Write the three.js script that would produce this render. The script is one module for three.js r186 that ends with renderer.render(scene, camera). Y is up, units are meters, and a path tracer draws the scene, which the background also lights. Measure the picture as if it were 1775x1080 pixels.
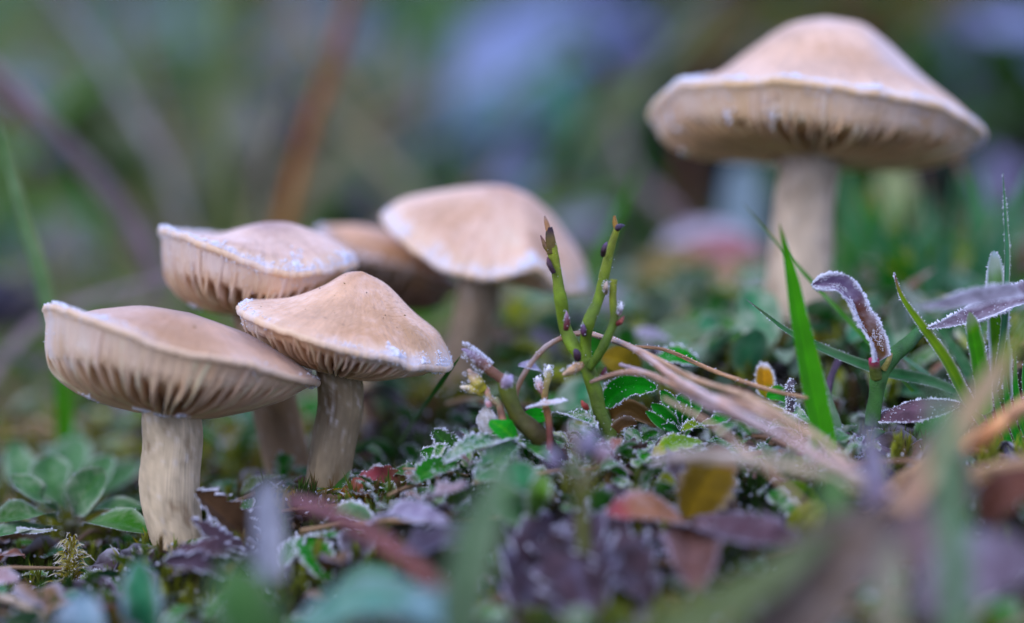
import * as THREE from 'three';
import { ImprovedNoise } from 'three/addons/math/ImprovedNoise.js';

// ------------------------------------------------------------------ camera, sky, sun, exposure
const scene = new THREE.Scene();
const K = 0.11 / 1775 / 0.30;                       // metres per photograph pixel per metre of depth
const EYE = new THREE.Vector3(0, 0.040, 0), PITCH = Math.atan(240 * K);
const camera = new THREE.PerspectiveCamera(2 * Math.atan(540 * K) * 180 / Math.PI, 1024 / 623, 0.005, 200);
camera.position.copy(EYE); camera.rotation.x = -PITCH;
camera.focus = 0.2985; camera.userData.fStop = 6.9;
const renderer = new THREE.WebGLRenderer({ antialias: true });
renderer.setSize(1024, 623);
renderer.toneMapping = THREE.LinearToneMapping;
renderer.toneMappingExposure = 1.02;
renderer.shadowMap.enabled = true;
{ // an even, bluish overcast sky, brighter overhead
  const w = 256, h = 128, d = new Float32Array(w * h * 4), nz = new ImprovedNoise();
  for (let j = 0; j < h; j++) for (let i = 0; i < w; i++) {
    const el = ((j + 0.5) / h - 0.5) * Math.PI, az = (i + 0.5) / w * Math.PI * 2, k = (j * w + i) * 4;
    const x = Math.cos(el) * Math.cos(az), y = Math.sin(el), z = Math.cos(el) * Math.sin(az);
    const c = 1 + 0.12 * nz.noise(x * 2 + 5, y * 3, z * 2) + 0.06 * nz.noise(x * 5, y * 6 + 3, z * 5);
    const L = y > 0 ? (0.92 + 0.26 * Math.sqrt(y)) * c : 0.25;
    d[k] = 0.80 * L; d[k + 1] = 0.93 * L; d[k + 2] = 1.62 * L; d[k + 3] = 1;
  }
  const sky = new THREE.DataTexture(d, w, h, THREE.RGBAFormat, THREE.FloatType);
  sky.mapping = THREE.EquirectangularReflectionMapping; sky.magFilter = THREE.LinearFilter; sky.needsUpdate = true;
  scene.background = sky; scene.environment = sky;
}
const sun = new THREE.DirectionalLight(new THREE.Color().setRGB(1, 0.94, 0.87), 1.25);
sun.position.set(-0.75, 0.85, 1.0); sun.castShadow = true; sun.shadow.radius = 70;
Object.assign(sun.shadow.camera, { left: -1, right: 1, top: 1, bottom: -1, near: 0.1, far: 5 });
scene.add(sun, sun.target);

// ------------------------------------------------------------------ helpers
const V = (x, y, z) => new THREE.Vector3(x, y, z);
const RIGHT = V(1, 0, 0), FWD = V(0, -Math.sin(PITCH), -Math.cos(PITCH)), UP = V(0, Math.cos(PITCH), -Math.sin(PITCH)), BACK = FWD.clone().negate();
const at = (px, py, z) => EYE.clone().addScaledVector(FWD, z).addScaledVector(RIGHT, (px - 887.5) * K * z).addScaledVector(UP, (540 - py) * K * z);
const dirv = (r, u, f) => V(0, 0, 0).addScaledVector(RIGHT, r).addScaledVector(UP, u).addScaledVector(BACK, f).normalize();
function rng(a) { return () => { a |= 0; a = a + 0x6D2B79F5 | 0; let t = Math.imul(a ^ a >>> 15, 1 | a); t = t + Math.imul(t ^ t >>> 7, 61 | t) ^ t; return ((t ^ t >>> 14) >>> 0) / 4294967296; }; }
const NZ = new ImprovedNoise();
const n3 = (x, y, z) => NZ.noise(x, y, z);
const fbm = (x, y, z, o = 4) => { let s = 0, a = 0.5, f = 1; for (let i = 0; i < o; i++) { s += a * NZ.noise(x * f + i * 7.3, y * f + i * 3.1, z * f); a *= 0.5; f *= 2.03; } return s; };
const clamp = (x, a = 0, b = 1) => Math.min(b, Math.max(a, x));
const sst = (a, b, x) => { const t = clamp((x - a) / (b - a)); return t * t * (3 - 2 * t); };
const lerp = (a, b, t) => a + (b - a) * t;
const mixc = (a, b, t) => [lerp(a[0], b[0], t), lerp(a[1], b[1], t), lerp(a[2], b[2], t)];
const mul = (a, k) => [a[0] * k, a[1] * k, a[2] * k];
const FROST = [0.80, 0.81, 0.86];
function interp(arr, t) { // smooth interpolation of [[t, h], ...]
  if (t <= arr[0][0]) return arr[0][1];
  for (let i = 0; i < arr.length - 1; i++) if (t <= arr[i + 1][0]) {
    const [x0, y0] = arr[i], [x1, y1] = arr[i + 1], h = x1 - x0, s = (y1 - y0) / h;
    const sl = i > 0 ? (y0 - arr[i - 1][1]) / (x0 - arr[i - 1][0]) : s, sr = i < arr.length - 2 ? (arr[i + 2][1] - y1) / (arr[i + 2][0] - x1) : s;
    const m0 = i > 0 ? (sl * s > 0 ? 2 * sl * s / (sl + s) : 0) : s, m1 = i < arr.length - 2 ? (sr * s > 0 ? 2 * sr * s / (sr + s) : 0) : s;
    const u = (t - x0) / h, u2 = u * u, u3 = u2 * u;
    return (2 * u3 - 3 * u2 + 1) * y0 + (u3 - 2 * u2 + u) * h * m0 + (-2 * u3 + 3 * u2) * y1 + (u3 - u2) * h * m1;
  }
  return arr[arr.length - 1][1];
}
class MB { // collects triangles with colours and uv, builds one geometry
  constructor() { this.p = []; this.c = []; this.u = []; this.i = []; }
  get n() { return this.p.length / 3; }
  v(p, c, u = 0, w = 0) { if (c[1] > c[0] && c[1] > c[2]) c = [c[0], c[1] * 0.94, c[2] * 0.78]; const l = 0.3 * c[0] + 0.59 * c[1] + 0.11 * c[2], k = 0.74 + 0.46 * Math.min(0.7, Math.max(0, l)); c = [(l + (c[0] - l) * 1.42) * k, (l + (c[1] - l) * 1.42) * k, (l + (c[2] - l) * 1.42) * k]; this.p.push(p.x, p.y, p.z); this.c.push(c[0], c[1], c[2]); this.u.push(u, w); return this.n - 1; }
  grid(nu, nv, fn, closeV = false) { // fn(iu, iv) -> [point, colour, u, v]
    const b = this.n, m = closeV ? nv : nv + 1;
    for (let i = 0; i <= nu; i++) for (let j = 0; j < m; j++) this.v(...fn(i, j));
    for (let i = 0; i < nu; i++) for (let j = 0; j < nv; j++) {
      const a = b + i * m + j, d = b + i * m + (j + 1) % m;
      this.i.push(a, a + m, d, d, a + m, d + m);
    }
  }
  spike(p, d, len, r, c) {
    const a = Math.abs(d.y) < 0.8 ? V(0, 1, 0) : V(1, 0, 0), x = a.cross(d).normalize(), y = d.clone().cross(x), b = this.n;
    this.v(p.clone().addScaledVector(d, len), c);
    for (let k = 0; k < 4; k++) this.v(p.clone().addScaledVector(d, len * 0.3).addScaledVector(x, r * Math.cos(k * 1.5708)).addScaledVector(y, r * Math.sin(k * 1.5708)), c);
    this.v(p.clone().addScaledVector(d, -len * 0.15), c);
    for (let k = 0; k < 4; k++) { const q = b + 1 + k, s = b + 1 + (k + 1) % 4; this.i.push(b, q, s, b + 5, s, q); }
  }
  merge(o, f) { // another MB, moved by f
    const b = this.n, q = V(0, 0, 0);
    for (let k = 0; k < o.n; k++) { q.set(o.p[k * 3], o.p[k * 3 + 1], o.p[k * 3 + 2]); if (f) f(q); this.p.push(q.x, q.y, q.z); }
    for (const x of o.c) this.c.push(x); for (const x of o.u) this.u.push(x); for (const x of o.i) this.i.push(x + b);
  }
  geo(base) {
    const g = new THREE.BufferGeometry();
    g.setAttribute('position', new THREE.Float32BufferAttribute(this.p, 3));
    g.setAttribute('color', new THREE.Float32BufferAttribute(this.c.map((x) => clamp(x, 0.002, 0.95)), 3));
    g.setAttribute('uv', new THREE.Float32BufferAttribute(this.u, 2));
    g.setIndex(this.i);
    if (base) g.translate(-base.x, -base.y, -base.z);
    g.computeVertexNormals();
    return g;
  }
}
// ------------------------------------------------------------------ materials
function noiseTex(size, fn, rx, ry) {
  const d = new Uint8Array(size * size * 4);
  for (let j = 0; j < size; j++) for (let i = 0; i < size; i++) { const v = clamp(fn(i / size, j / size)) * 255, k = (j * size + i) * 4; d[k] = d[k + 1] = d[k + 2] = v; d[k + 3] = 255; }
  const t = new THREE.DataTexture(d, size, size); t.wrapS = t.wrapT = THREE.RepeatWrapping; t.magFilter = THREE.LinearFilter; t.minFilter = THREE.LinearFilter; t.repeat.set(rx, ry); t.needsUpdate = true; return t;
}
const tor = (u, v, f) => { const a = u * 6.2832, b = v * 6.2832; return fbm(Math.cos(a) * f + 9, Math.sin(a) * f + Math.cos(b) * f, Math.sin(b) * f + 4, 4); };
const fine = noiseTex(256, (u, v) => 0.5 + 0.9 * tor(u, v, 5), 90, 90);         // uv in metres: a tile of 11 mm
const felt = noiseTex(256, (u, v) => 0.5 + 1.0 * tor(u, v, 9), 160, 160);
const fibre = noiseTex(256, (u, v) => 0.5 + 0.9 * fbm(Math.cos(u * 6.2832) * 9 + 20, Math.sin(u * 6.2832) * 9, Math.cos(v * 6.2832) * 1.2, 4), 90, 30);
const mat = (o) => new THREE.MeshPhysicalMaterial({ vertexColors: true, side: THREE.DoubleSide, roughness: 0.65, ...o });
const M = {
  cap: mat({ roughness: 0.93, transmission: 0.18, thickness: 0, clearcoat: 0.45, clearcoatRoughness: 0.33, bumpMap: fine, bumpScale: 0.00012, sheen: 0.25, sheenRoughness: 0.6, sheenColor: new THREE.Color(0.8, 0.85, 1) }),
  gill: mat({ roughness: 0.95, transmission: 0.3, thickness: 0 }),
  stem: mat({ roughness: 0.7, bumpMap: fibre, bumpScale: 0.00008 }),
  leaf: mat({ roughness: 0.88, transmission: 0.22, thickness: 0, bumpMap: felt, bumpScale: 0.00008, specularIntensity: 0.35 }),
  fuzzy: mat({ roughness: 0.9, transmission: 0.15, thickness: 0, bumpMap: felt, bumpScale: 0.00015, sheen: 0.15, sheenRoughness: 0.5, sheenColor: new THREE.Color(0.6, 0.8, 0.9), specularIntensity: 0.3 }),
  grass: mat({ roughness: 0.85, transmission: 0.35, thickness: 0, specularIntensity: 0.3 }),
  twig: mat({ roughness: 0.6, bumpMap: felt, bumpScale: 0.0001 }),
  frost: mat({ roughness: 0.4 }),
  soil: mat({ roughness: 0.95, bumpMap: felt, bumpScale: 0.0006 }),
  wet: mat({ roughness: 0.25 }),
  drop: new THREE.MeshPhysicalMaterial({ color: 0xffffff, roughness: 0.05, transmission: 1, thickness: 0.001, ior: 1.33 }),
};
// ------------------------------------------------------------------ naming
const used = {};
const numbered = (n) => { used[n] = (used[n] ?? -1) + 1; return used[n] ? n + '_' + String(used[n]).padStart(3, '0') : n; };
function thing(name, label, category, base, group) {
  const o = new THREE.Group(); o.name = numbered(name); o.position.copy(base); scene.add(o);
  o.userData = { label, category }; if (group) o.userData.group = group;
  return o;
}
function part(parent, name, mb, material, kind, origin) { // mb is in world coordinates
  const base = origin || V(0, 0, 0); if (!origin) for (let q = parent; q && q !== scene; q = q.parent) base.add(q.position);
  const m = new THREE.Mesh(mb.geo(base), material); m.name = name; m.castShadow = m.receiveShadow = true;
  if (kind) m.userData.kind = kind;
  parent.add(m); return m;
}
// ------------------------------------------------------------------ curves, tubes, leaves, frost
const isV = (p) => p.isVector3 ? p : at(p[0], p[1], p[2]);
const curve = (pts) => new THREE.CatmullRomCurve3(pts.map(isV), false, 'centripetal');
const pxm = (pts, k = 0) => K * (pts[k].isVector3 ? 0.3 : pts[k][2]);
function tube(mb, pts, widths, colf, { nt = 28, ns = 10, seed = 1, rough = 0.05, cap = true, scale } = {}) { // widths in px
  const c = curve(pts), s = scale || pxm(pts, pts.length >> 1), f = c.computeFrenetFrames(nt, false), L = c.getLength();
  const wa = widths.map((w, i) => [i / (widths.length - 1), w]);
  const extra = cap ? 2 : 0;
  mb.grid(nt + extra, ns, (i, j) => {
    const k = clamp(i - (cap ? 1 : 0), 0, nt), t = k / nt, p = c.getPointAt(t), a = j / ns * 6.28318;
    let r = interp(wa, t) * 0.5 * s * (1 + rough * 2 * fbm(Math.cos(a) * 1.5 + seed, t * L / s * 0.03, Math.sin(a) * 1.5) + rough * 0.9 * n3(t * L / s * 0.11, seed, Math.sin(a)));
    if (cap && (i === 0 || i === nt + extra)) r *= 0.05;
    p.addScaledVector(f.normals[k], Math.cos(a) * r).addScaledVector(f.binormals[k], Math.sin(a) * r);
    return [p, colf(t, a, p), j / ns * 6.28 * interp(wa, t) * 0.5 * s, t * L];
  }, true);
  return c;
}
const OUT = {
  oval: (t) => Math.pow(Math.max(0, Math.sin(Math.PI * Math.pow(t, 0.85))), 0.65),
  obov: (t) => Math.pow(Math.max(0, Math.sin(Math.PI * Math.pow(t, 1.5))), 0.7) * (0.25 + 0.75 * sst(0, 0.5, t)),
  lance: (t) => Math.pow(Math.max(0, Math.sin(Math.PI * Math.pow(t, 0.65))), 0.9),
  blade: (t) => (0.75 + 0.25 * sst(0, 0.3, t)) * Math.pow(Math.max(0, 1 - Math.pow(t, 2.6)), 0.9),
  strap: (t) => sst(0, 0.04, t) * Math.pow(Math.max(0, 1 - Math.pow(t, 9)), 0.8),
};
/* a leaf or blade: pts base -> tip, w full width in px, up = where its face looks [right, up, towards the camera] */
function leaf(mb, fr, pts, w, o = {}) {
  const { out = 'oval', up = [0, 0.8, 0.6], fold = 0.25, teeth = 0, nteeth = 7, col = [0.06, 0.2, 0.05], edge, edgeAt = 0.72, vein, relief = 0.05, nvein = 6, wave = 0.1, tip, tipAt = 0.8, seed = 1, frost = 0, fsize = 3, surf = 0, curl = 0, twist = 0, stria = 0, rime = 0, mottle = 0.35, scale, cup = 0, base, nt = 26, ns = 12, asym = 0 } = o;
  const c = curve(pts), s = scale || pxm(pts, pts.length >> 1), W = w * s * 0.5, L = c.getLength(), r = rng(seed * 977 + 13), hint = isV(pts[0]).isVector3 && Array.isArray(up) ? dirv(...up) : up;
  const O = OUT[out];
  const point = (t, q) => {
    const p = c.getPointAt(clamp(t)), T = c.getTangentAt(clamp(t, 0.001, 0.999)), N = hint.clone().addScaledVector(T, -hint.dot(T)).normalize();
    if (twist) N.applyAxisAngle(T, twist * t);
    const B = T.clone().cross(N).normalize();
    let hw = W * O(t) * (1 + asym * q);
    if (teeth) { const ph = t * nteeth + 0.15 * Math.abs(q) + seed * 0.37, fr_ = ph - Math.floor(ph); hw *= 1 - teeth * Math.pow(fr_, 1.2) * Math.pow(Math.abs(q), 3) * 1; }
    hw *= 1 + 0.12 * n3(t * 6 + seed * 3.7, q > 0 ? 3 : 9, seed);
    const a = Math.abs(q);
    let up_ = hw * (fold * a + cup * a * a - curl * a * a * a);
    up_ += W * wave * n3(t * 4 + seed * 1.3, q * 1.6, seed * 2.1) * (0.3 + a);
    const ph2 = (t - 0.30 * a * (W / L) * 1.6) * nvein;
    const vv = Math.pow(0.5 + 0.5 * Math.cos(ph2 * 6.2832), 6);
    up_ -= relief * W * O(t) * (vv * (1 - a) * 0.7 + Math.exp(-a * a * 60) * 0.8);
    const lat = hw * q * Math.cos(Math.min(1.2, fold));
    return [p.addScaledVector(B, lat).addScaledVector(N, up_), vv, N, B];
  };
  const E = edge || col, VN = vein || mul(col, 1.35);
  mb.grid(nt, ns, (i, j) => {
    const t = i / nt, q = j / ns * 2 - 1, [p, vv] = point(t, q), a = Math.abs(q);
    const nse = fbm(p.x * 420 + seed * 5, p.y * 420, p.z * 420, 3), n2 = fbm(p.x * 1700, p.y * 1700 + seed, p.z * 1700, 2);
    let k = mul(col, 1 + mottle * 1.6 * nse);
    if (stria) k = mul(k, 1 + 0.16 * Math.sin(q * stria + 0.6 * n2) + 0.10 * Math.sin(q * stria * 2.3 + 1));
    if (base) k = mixc(base, k, sst(0, 0.45, t + nse * 0.3));
    k = mixc(k, VN, clamp(vv * (1 - a) * 0.5 + Math.exp(-a * a * 90) * 0.6));
    k = mixc(k, E, sst(edgeAt, 1, a + nse * 0.25) * 0.9);
    if (tip) k = mixc(k, tip, sst(tipAt - 0.12, tipAt + 0.12, t + nse * 0.15));
    if (rime) k = mixc(k, FROST, clamp(rime * (0.1 + 2.0 * n2 + 1.4 * nse + 0.5 * a)) * 0.85);
    return [p, k, q * W, t * L];
  });
  if (fr && frost) { // crystals on the margin, then on the face
    for (let k = 0; k < frost * 1.5; k++) {
      const t = 0.03 + 0.96 * r(), q = r() < 0.5 ? -1 : 1; const cl = n3(t * 9, q * 3, seed * 4.4) + 0.6 * n3(t * 31, q * 5, seed); if (cl < -0.1 && r() < 0.75) continue;
      const [p, , N, B] = point(t, q * (1 - 0.16 * r() * r()));
      const d = B.clone().multiplyScalar(q).addScaledVector(N, (r() - 0.35) * 1.6).add(V(r() - 0.5, r() - 0.2, r() - 0.5)).normalize(), l = fsize * s * (0.25 + 0.9 * r() * r() + 0.7 * Math.max(0, cl)) * 1.25;
      fr.spike(p, d, l, l * (0.13 + 0.14 * r()), FROST);
    }
    for (let k = 0; k < surf * 1.5; k++) {
      const t = r(), q = r() * 2 - 1; if (n3(t * 7, q * 3, seed * 3.3) < 0.0) continue;
      const [p, , N] = point(t, q), d = N.clone().add(V(r() - 0.5, r() - 0.5, r() - 0.5)).normalize(), l = fsize * s * (0.25 + 0.5 * r());
      fr.spike(p, d, l, l * 0.3, FROST);
    }
  }
}
const frostTube = (fr, pts, w, n, size, seed, t0 = 0, t1 = 1) => {
  const c = curve(pts), s = pxm(pts, pts.length >> 1), r = rng(seed);
  for (let k = 0; k < n; k++) {
    const t = lerp(t0, t1, r()), p = c.getPointAt(t), T = c.getTangentAt(t), a = V(r() - 0.5, r() - 0.2, r() - 0.5).normalize(); a.addScaledVector(T, -a.dot(T)).normalize();
    const l = size * s * (0.4 + r()); fr.spike(p.addScaledVector(a, w * s * 0.47), a.add(V(r() - 0.5, r() - 0.5, r() - 0.5).multiplyScalar(0.9)).normalize(), l, l * 0.25, FROST);
  }
};
// one leaf or blade as a thing of its own
function leafThing(name, label, cat, pts, w, o = {}, group) {
  const t = thing(name, label, cat, isV(pts[0]), group), m = new MB(), f = new MB();
  leaf(m, f, pts, w, { seed: label.length * 3 + Math.round(pts[0][0]), ...o });
  part(t, o.part || 'leaf_blade', m, o.m || M.leaf);
  if (f.n) part(t, 'frost', f, M.frost, 'stuff');
  return t;
}
const blade = (label, pts, w, o = {}) => leafThing(o.name || 'grass_blade', label, o.cat || 'grass blade', pts, w, { out: 'blade', fold: 0.35, relief: 0, wave: 0.05, up: [0.2, 0.2, 1], m: M.grass, nt: 36, ns: 6, mottle: 0.2, col: [0.09, 0.27, 0.03], part: 'leaf_blade', ...o });

// ------------------------------------------------------------------ ground
const CTRL = [[300, 965, .297], [560, 880, .306], [480, 875, .318], [640, 790, .345], [800, 690, .338], [1385, 575, .337], [1250, 640, .335], [120, 960, .315], [120, 1060, .297], [1060, 835, .298], [1200, 830, .30], [1450, 810, .305], [1530, 800, .30], [1700, 800, .30], [1750, 620, .33], [900, 850, .298],
  [300, 1150, .27], [900, 1100, .27], [1500, 1080, .27], [0, 1200, .25], [1750, 1150, .25], [900, 1280, .22], [200, 1280, .22], [1600, 1250, .22], [900, 1700, .15], [200, 1700, .15], [1600, 1700, .15],
  [100, 760, .37], [400, 700, .38], [1050, 570, .37], [1200, 585, .352], [950, 600, .36], [1500, 540, .38], [1700, 520, .38], [100, 650, .47], [500, 600, .47], [1000, 510, .47], [1600, 440, .47], [100, 520, .62], [900, 450, .62], [1600, 360, .62], [0, 330, .85], [900, 300, .85], [1750, 220, .85]]
  .map(([a, b, c]) => at(a, b, c)).concat([V(-.3, .10, -1.15), V(0, .11, -1.15), V(.3, .12, -1.15), V(-.5, .24, -1.6), V(0, .25, -1.6), V(.5, .26, -1.6), V(-.3, 0, -.3), V(-.3, .01, -.6), V(.3, .012, -.3), V(.3, .015, -.6), V(-.3, 0, 0), V(.3, 0, 0), V(0, 0, .1)]);
function ground(x, z) {
  let s = 0, w = 0;
  for (const p of CTRL) { const d = (p.x - x) ** 2 + (p.z - z) ** 2 + 1e-5, k = 1 / (d * d); s += p.y * k; w += k; }
  let y = s / w;
  const far = sst(1.5, 2.5, Math.hypot(x, z + 0.3));
  y = lerp(y, 0.27 * sst(-1.2, -2.2, z) + 0.5 * fbm(x * 0.2, 3, z * 0.2), far);
  return y + (fbm(x * 60, 1.7, z * 60, 3) * 0.003 + fbm(x * 300, 4, z * 300, 2) * 0.0009) * (1 + 2 * sst(0.5, 1, -z));
}
{
  const m = new MB(), axis = (n, near, far) => { const a = []; for (let i = 0; i <= n; i++) { const u = i / n * 2 - 1; a.push(near * u + (far - near) * Math.sign(u) * Math.pow(Math.abs(u), 9)); } return a; };
  const xs = axis(220, 0.45, 60), zs = axis(300, 0.62, 60).map((z) => z - 0.5);
  m.grid(zs.length - 1, xs.length - 1, (i, j) => {
    const x = xs[j], z = zs[i], a = fbm(x * 35, 2, z * 35, 4), b = fbm(x * 160, 8, z * 160, 3), y = ground(x, z);
    let c = mixc([0.022, 0.016, 0.013], [0.045, 0.055, 0.018], sst(-0.1, 0.3, a));
    c = mixc(c, [0.07, 0.055, 0.05], sst(0.1, 0.5, b) * 0.6); c = mixc(c, x < 0.01 ? [0.13, 0.145, 0.12] : [0.07, 0.075, 0.065], sst(0.36, 0.5, -z) * 0.75);  // far ground paled towards grey, haze put into the colour
    return [V(x, y, z), c, x, z];
  });
  const g = new THREE.Mesh(m.geo(), M.soil); g.name = 'ground'; g.userData = { kind: 'structure' }; g.receiveShadow = g.castShadow = true; scene.add(g);
}
// ------------------------------------------------------------------ mushrooms
function mushroom(label, P) {
  const { c: [cx, cy], z, R, roll, pitch, top, under, lift = [], ng = 34, seed, stem, col, rimCol = [0.84, 0.66, 0.49], topCol, frostN = 700, gmax = 26, group, wav = 0.02, patches = [], stemCol = [0.56, 0.46, 0.33], gillCol = [0.86, 0.66, 0.46], cren = 2.6, frostK: FK = 1, bare = [], deepCol = [0.46, 0.27, 0.14] } = P;
  const s = K * z, ctr = at(cx, cy, z), ro = roll * Math.PI / 180, pi = pitch * Math.PI / 180;
  const X = RIGHT.clone().multiplyScalar(Math.cos(ro)).addScaledVector(UP, -Math.sin(ro));
  const Y0 = RIGHT.clone().multiplyScalar(Math.sin(ro)).addScaledVector(UP, Math.cos(ro));
  const Y = Y0.clone().multiplyScalar(Math.cos(pi)).addScaledVector(BACK, Math.sin(pi)), Z = X.clone().cross(Y);
  const base = at(...stem.pts[stem.pts.length - 1]), r = rng(seed);
  const t = thing('mushroom', label, 'mushroom', base, group);
  const dirs = (A, u, ph) => { const co = Math.cos(ph), si = Math.sin(ph), l = interp(A.L, u), q = interp(A.R, u), f = A.F ? interp(A.F, u) : (l + q) / 2, b = A.B ? interp(A.B, u) : (l + q) / 2; return (co > 0 ? q : l) * co * co + (si > 0 ? f : b) * si * si; };
  const liftAt = (ph) => { let s_ = 0; for (const [deg, amp, wid] of lift) { let d = Math.abs(((ph * 180 / Math.PI - deg) % 360 + 540) % 360 - 180); s_ += amp * Math.exp(-d * d / (2 * wid * wid)); } return s_; };
  const radius = (ph) => R * (1 + wav * 2 * fbm(Math.cos(ph) * 1.6 + seed, Math.sin(ph) * 1.6, seed, 3) + (cren / R) * Math.sin(ph * ng * 2 + 2 * n3(ph * 5, seed, 1)) * (0.6 + n3(ph * 8, 3, seed)));
  const bareAt = (ph) => { let b = 0; for (const [deg, wid] of bare) { const d = Math.abs(((ph * 180 / Math.PI - deg) % 360 + 540) % 360 - 180); b = Math.max(b, Math.exp(-d * d / (2 * wid * wid))); } return b; };
  const hTop = (u, ph) => dirs(top, u, ph) + liftAt(ph) * Math.pow(u, 3) + 3 * fbm(u * 2.5 * Math.cos(ph) + seed, u * 2.5 * Math.sin(ph), 2, 2) * u + 3.2 * n3(Math.cos(ph) * 7 + seed, Math.sin(ph) * 7, 1) * Math.pow(u, 10);
  const rimH = (ph) => hTop(1, ph);
  const hUnd = (u, ph) => { const e = sst(0.88, 1, u); return lerp(-dirs(under, u, ph) + liftAt(ph) * Math.pow(u, 3), rimH(ph) - 12, e * e); };
  const hFle = (u, ph) => { const a = hUnd(u, ph), b = hTop(u, ph); return a + Math.min(gmax * (0.05 + 0.95 * sst(0.0, 0.30, 1 - u)), 0.62 * Math.max(2, b - a)); };
  const pos = (u, ph, h) => { const q = radius(ph) * u * s; return ctr.clone().addScaledVector(X, Math.cos(ph) * q).addScaledVector(Z, Math.sin(ph) * q).addScaledVector(Y, h * s); };
  const t0 = stem.w[0] / 2 / R * 0.92, NP = 216, NT = 46, NR = 5, NU = 26;
  const cap = new MB();
  cap.grid(NT + NR + NU, NP, (i, j) => {
    const ph = j / NP * Math.PI * 2, frostK = FK * (1 - bareAt(ph));
    let p, c, u;
    if (i <= NT) {
      u = Math.pow(i / NT, 0.85); p = pos(u, ph, hTop(u, ph));
      const a = fbm(p.x * 130 + seed, p.y * 130, p.z * 130, 4), b = fbm(Math.cos(ph) * 22, Math.sin(ph) * 22, u * 2.5 + seed, 3), g = fbm(p.x * 900, p.y * 900, p.z * 900, 3);
      c = mixc(topCol || mul(col, 0.75), col, sst(0.05, 0.55, u + a * 0.25));
      c = mul(c, 1 + 0.4 * a + 0.3 * b * u + 0.22 * g); c = mixc(c, [0.50, 0.27, 0.12], sst(0.02, 0.4, fbm(p.x * 70 + seed * 3, p.y * 70, p.z * 70, 4)) * 0.32); c = mixc(c, [0.20, 0.12, 0.08], sst(0.26, 0.5, fbm(p.x * 1400, p.y * 1400, p.z * 1400 + seed, 3)) * 0.5);
      c = mixc(c, rimCol, sst(0.80, 0.97, u + 0.06 * b + 0.05 * a) * 0.7 * (1 - 0.7 * bareAt(ph)));
      for (const [deg, uu, wd, pc, k] of patches) { let d = Math.abs(((ph * 180 / Math.PI - deg) % 360 + 540) % 360 - 180) * Math.PI / 180 * uu, e = Math.hypot(d, u - uu) / wd; c = mixc(c, pc, k * (1 - sst(0.35, 1, e + 0.5 * a + 0.3 * g))); }
      c = mixc(c, FROST, sst(0.92, 1.04, u + 0.16 * b + 0.12 * g + 0.10 * n3(Math.cos(ph) * 4 + seed, Math.sin(ph) * 4, 1)) * 0.7 * frostK);
      c = mixc(c, FROST, clamp(0.10 + 0.9 * g + 0.6 * a + 0.5 * fbm(p.x * 3500, p.y * 3500, p.z * 3500, 2)) * 0.32 * frostK);
    } else if (i <= NT + NR) {
      const k = (i - NT) / NR, ang = k * Math.PI; u = 1 + 3.8 / R * Math.sin(ang); p = pos(u, ph, lerp(hTop(1, ph), hUnd(1, ph), (1 - Math.cos(ang)) / 2));
      c = mixc(rimCol, FROST, frostK * clamp(0.15 + 1.1 * fbm(Math.cos(ph) * 12, Math.sin(ph) * 12, seed, 3) + 0.6 * n3(Math.cos(ph) * 4 + seed, Math.sin(ph) * 4, 1)));
    } else {
      u = lerp(1, t0 * 0.7, (i - NT - NR) / NU); p = pos(u, ph, hFle(u, ph) + 1);
      const a = fbm(p.x * 200, p.y * 200, p.z * 200, 3);
      c = mul(mixc(deepCol, rimCol, sst(0.55, 0.93, u + 0.15 * a)), 1 + 0.4 * a); c = mixc(c, [0.60, 0.34, 0.15], sst(0.0, 0.35, fbm(p.x * 110 + seed, p.y * 110, p.z * 110, 3)) * 0.55); c = mixc(c, FROST, sst(0.84, 1.02, u + 0.2 * a + 0.08 * n3(Math.cos(ph) * 4 + seed, Math.sin(ph) * 4, 1)) * 0.5 * frostK);
    }
    return [p, c, Math.cos(ph) * u * R * s, Math.sin(ph) * u * R * s];
  }, true);
  const capM = part(t, 'cap', cap, M.cap);
  // gills, each a bent wedge from the stem (or from half way) to the margin
  for (let g = 0; g < ng * 2; g++) {
    const kind = g % 2, ph0 = (g + 0.5 * (r() - 0.5)) / (ng * 2) * Math.PI * 2, ua = kind ? lerp(0.34, 0.62, r()) : t0 * 0.96, ub = 0.93 + 0.065 * r(), n = 12, m = new MB(), wob = r() * 10, th0 = kind ? 0.8 : 1, tone = 0.85 + 0.3 * r();
    const pa = 0.10 * (r() - 0.5), frostK = FK * (1 - bareAt(ph0));
    m.grid(n, 4, (i, j) => {
      const k = i / n, u = lerp(ua, ub, k), ph = ph0 + pa * Math.sin(k * 3) + 0.012 * Math.sin(k * 9 + wob);
      let hu = hUnd(u, ph) + (kind ? 7 * (1 - sst(0, 0.5, k)) : 0) + 2.2 * n3(u * 9, wob, seed), hf = Math.max(hFle(u, ph) + 3, hu + 1); hu = lerp(hu, hFle(u, ph) + 1, sst(0.75, 1, k)); const spacing = Math.PI * 2 * u * R / (ng * (u > 0.5 ? 2 : 1));
      const th = Math.min(spacing * 0.56, 3.6 + 6.5 * k) * th0 * (0.85 + 0.3 * sst(0.6, 1, k)), side = [-1, -0.8, 0, 0.8, 1][j] * th * 0.5 * (j === 0 || j === 4 ? 1.35 : 1);
      const p = pos(u, ph, j === 0 || j === 4 ? hf : j === 2 ? hu - 0.8 : hu + 1.6);
      p.addScaledVector(X, -Math.sin(ph) * side * s).addScaledVector(Z, Math.cos(ph) * side * s);
      const a = fbm(p.x * 300, p.y * 300, p.z * 300, 3);
      let c = mul(mixc(gillCol, rimCol, sst(0.5, 0.9, u) * 0.8), tone * (1 + 0.35 * a));
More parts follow.
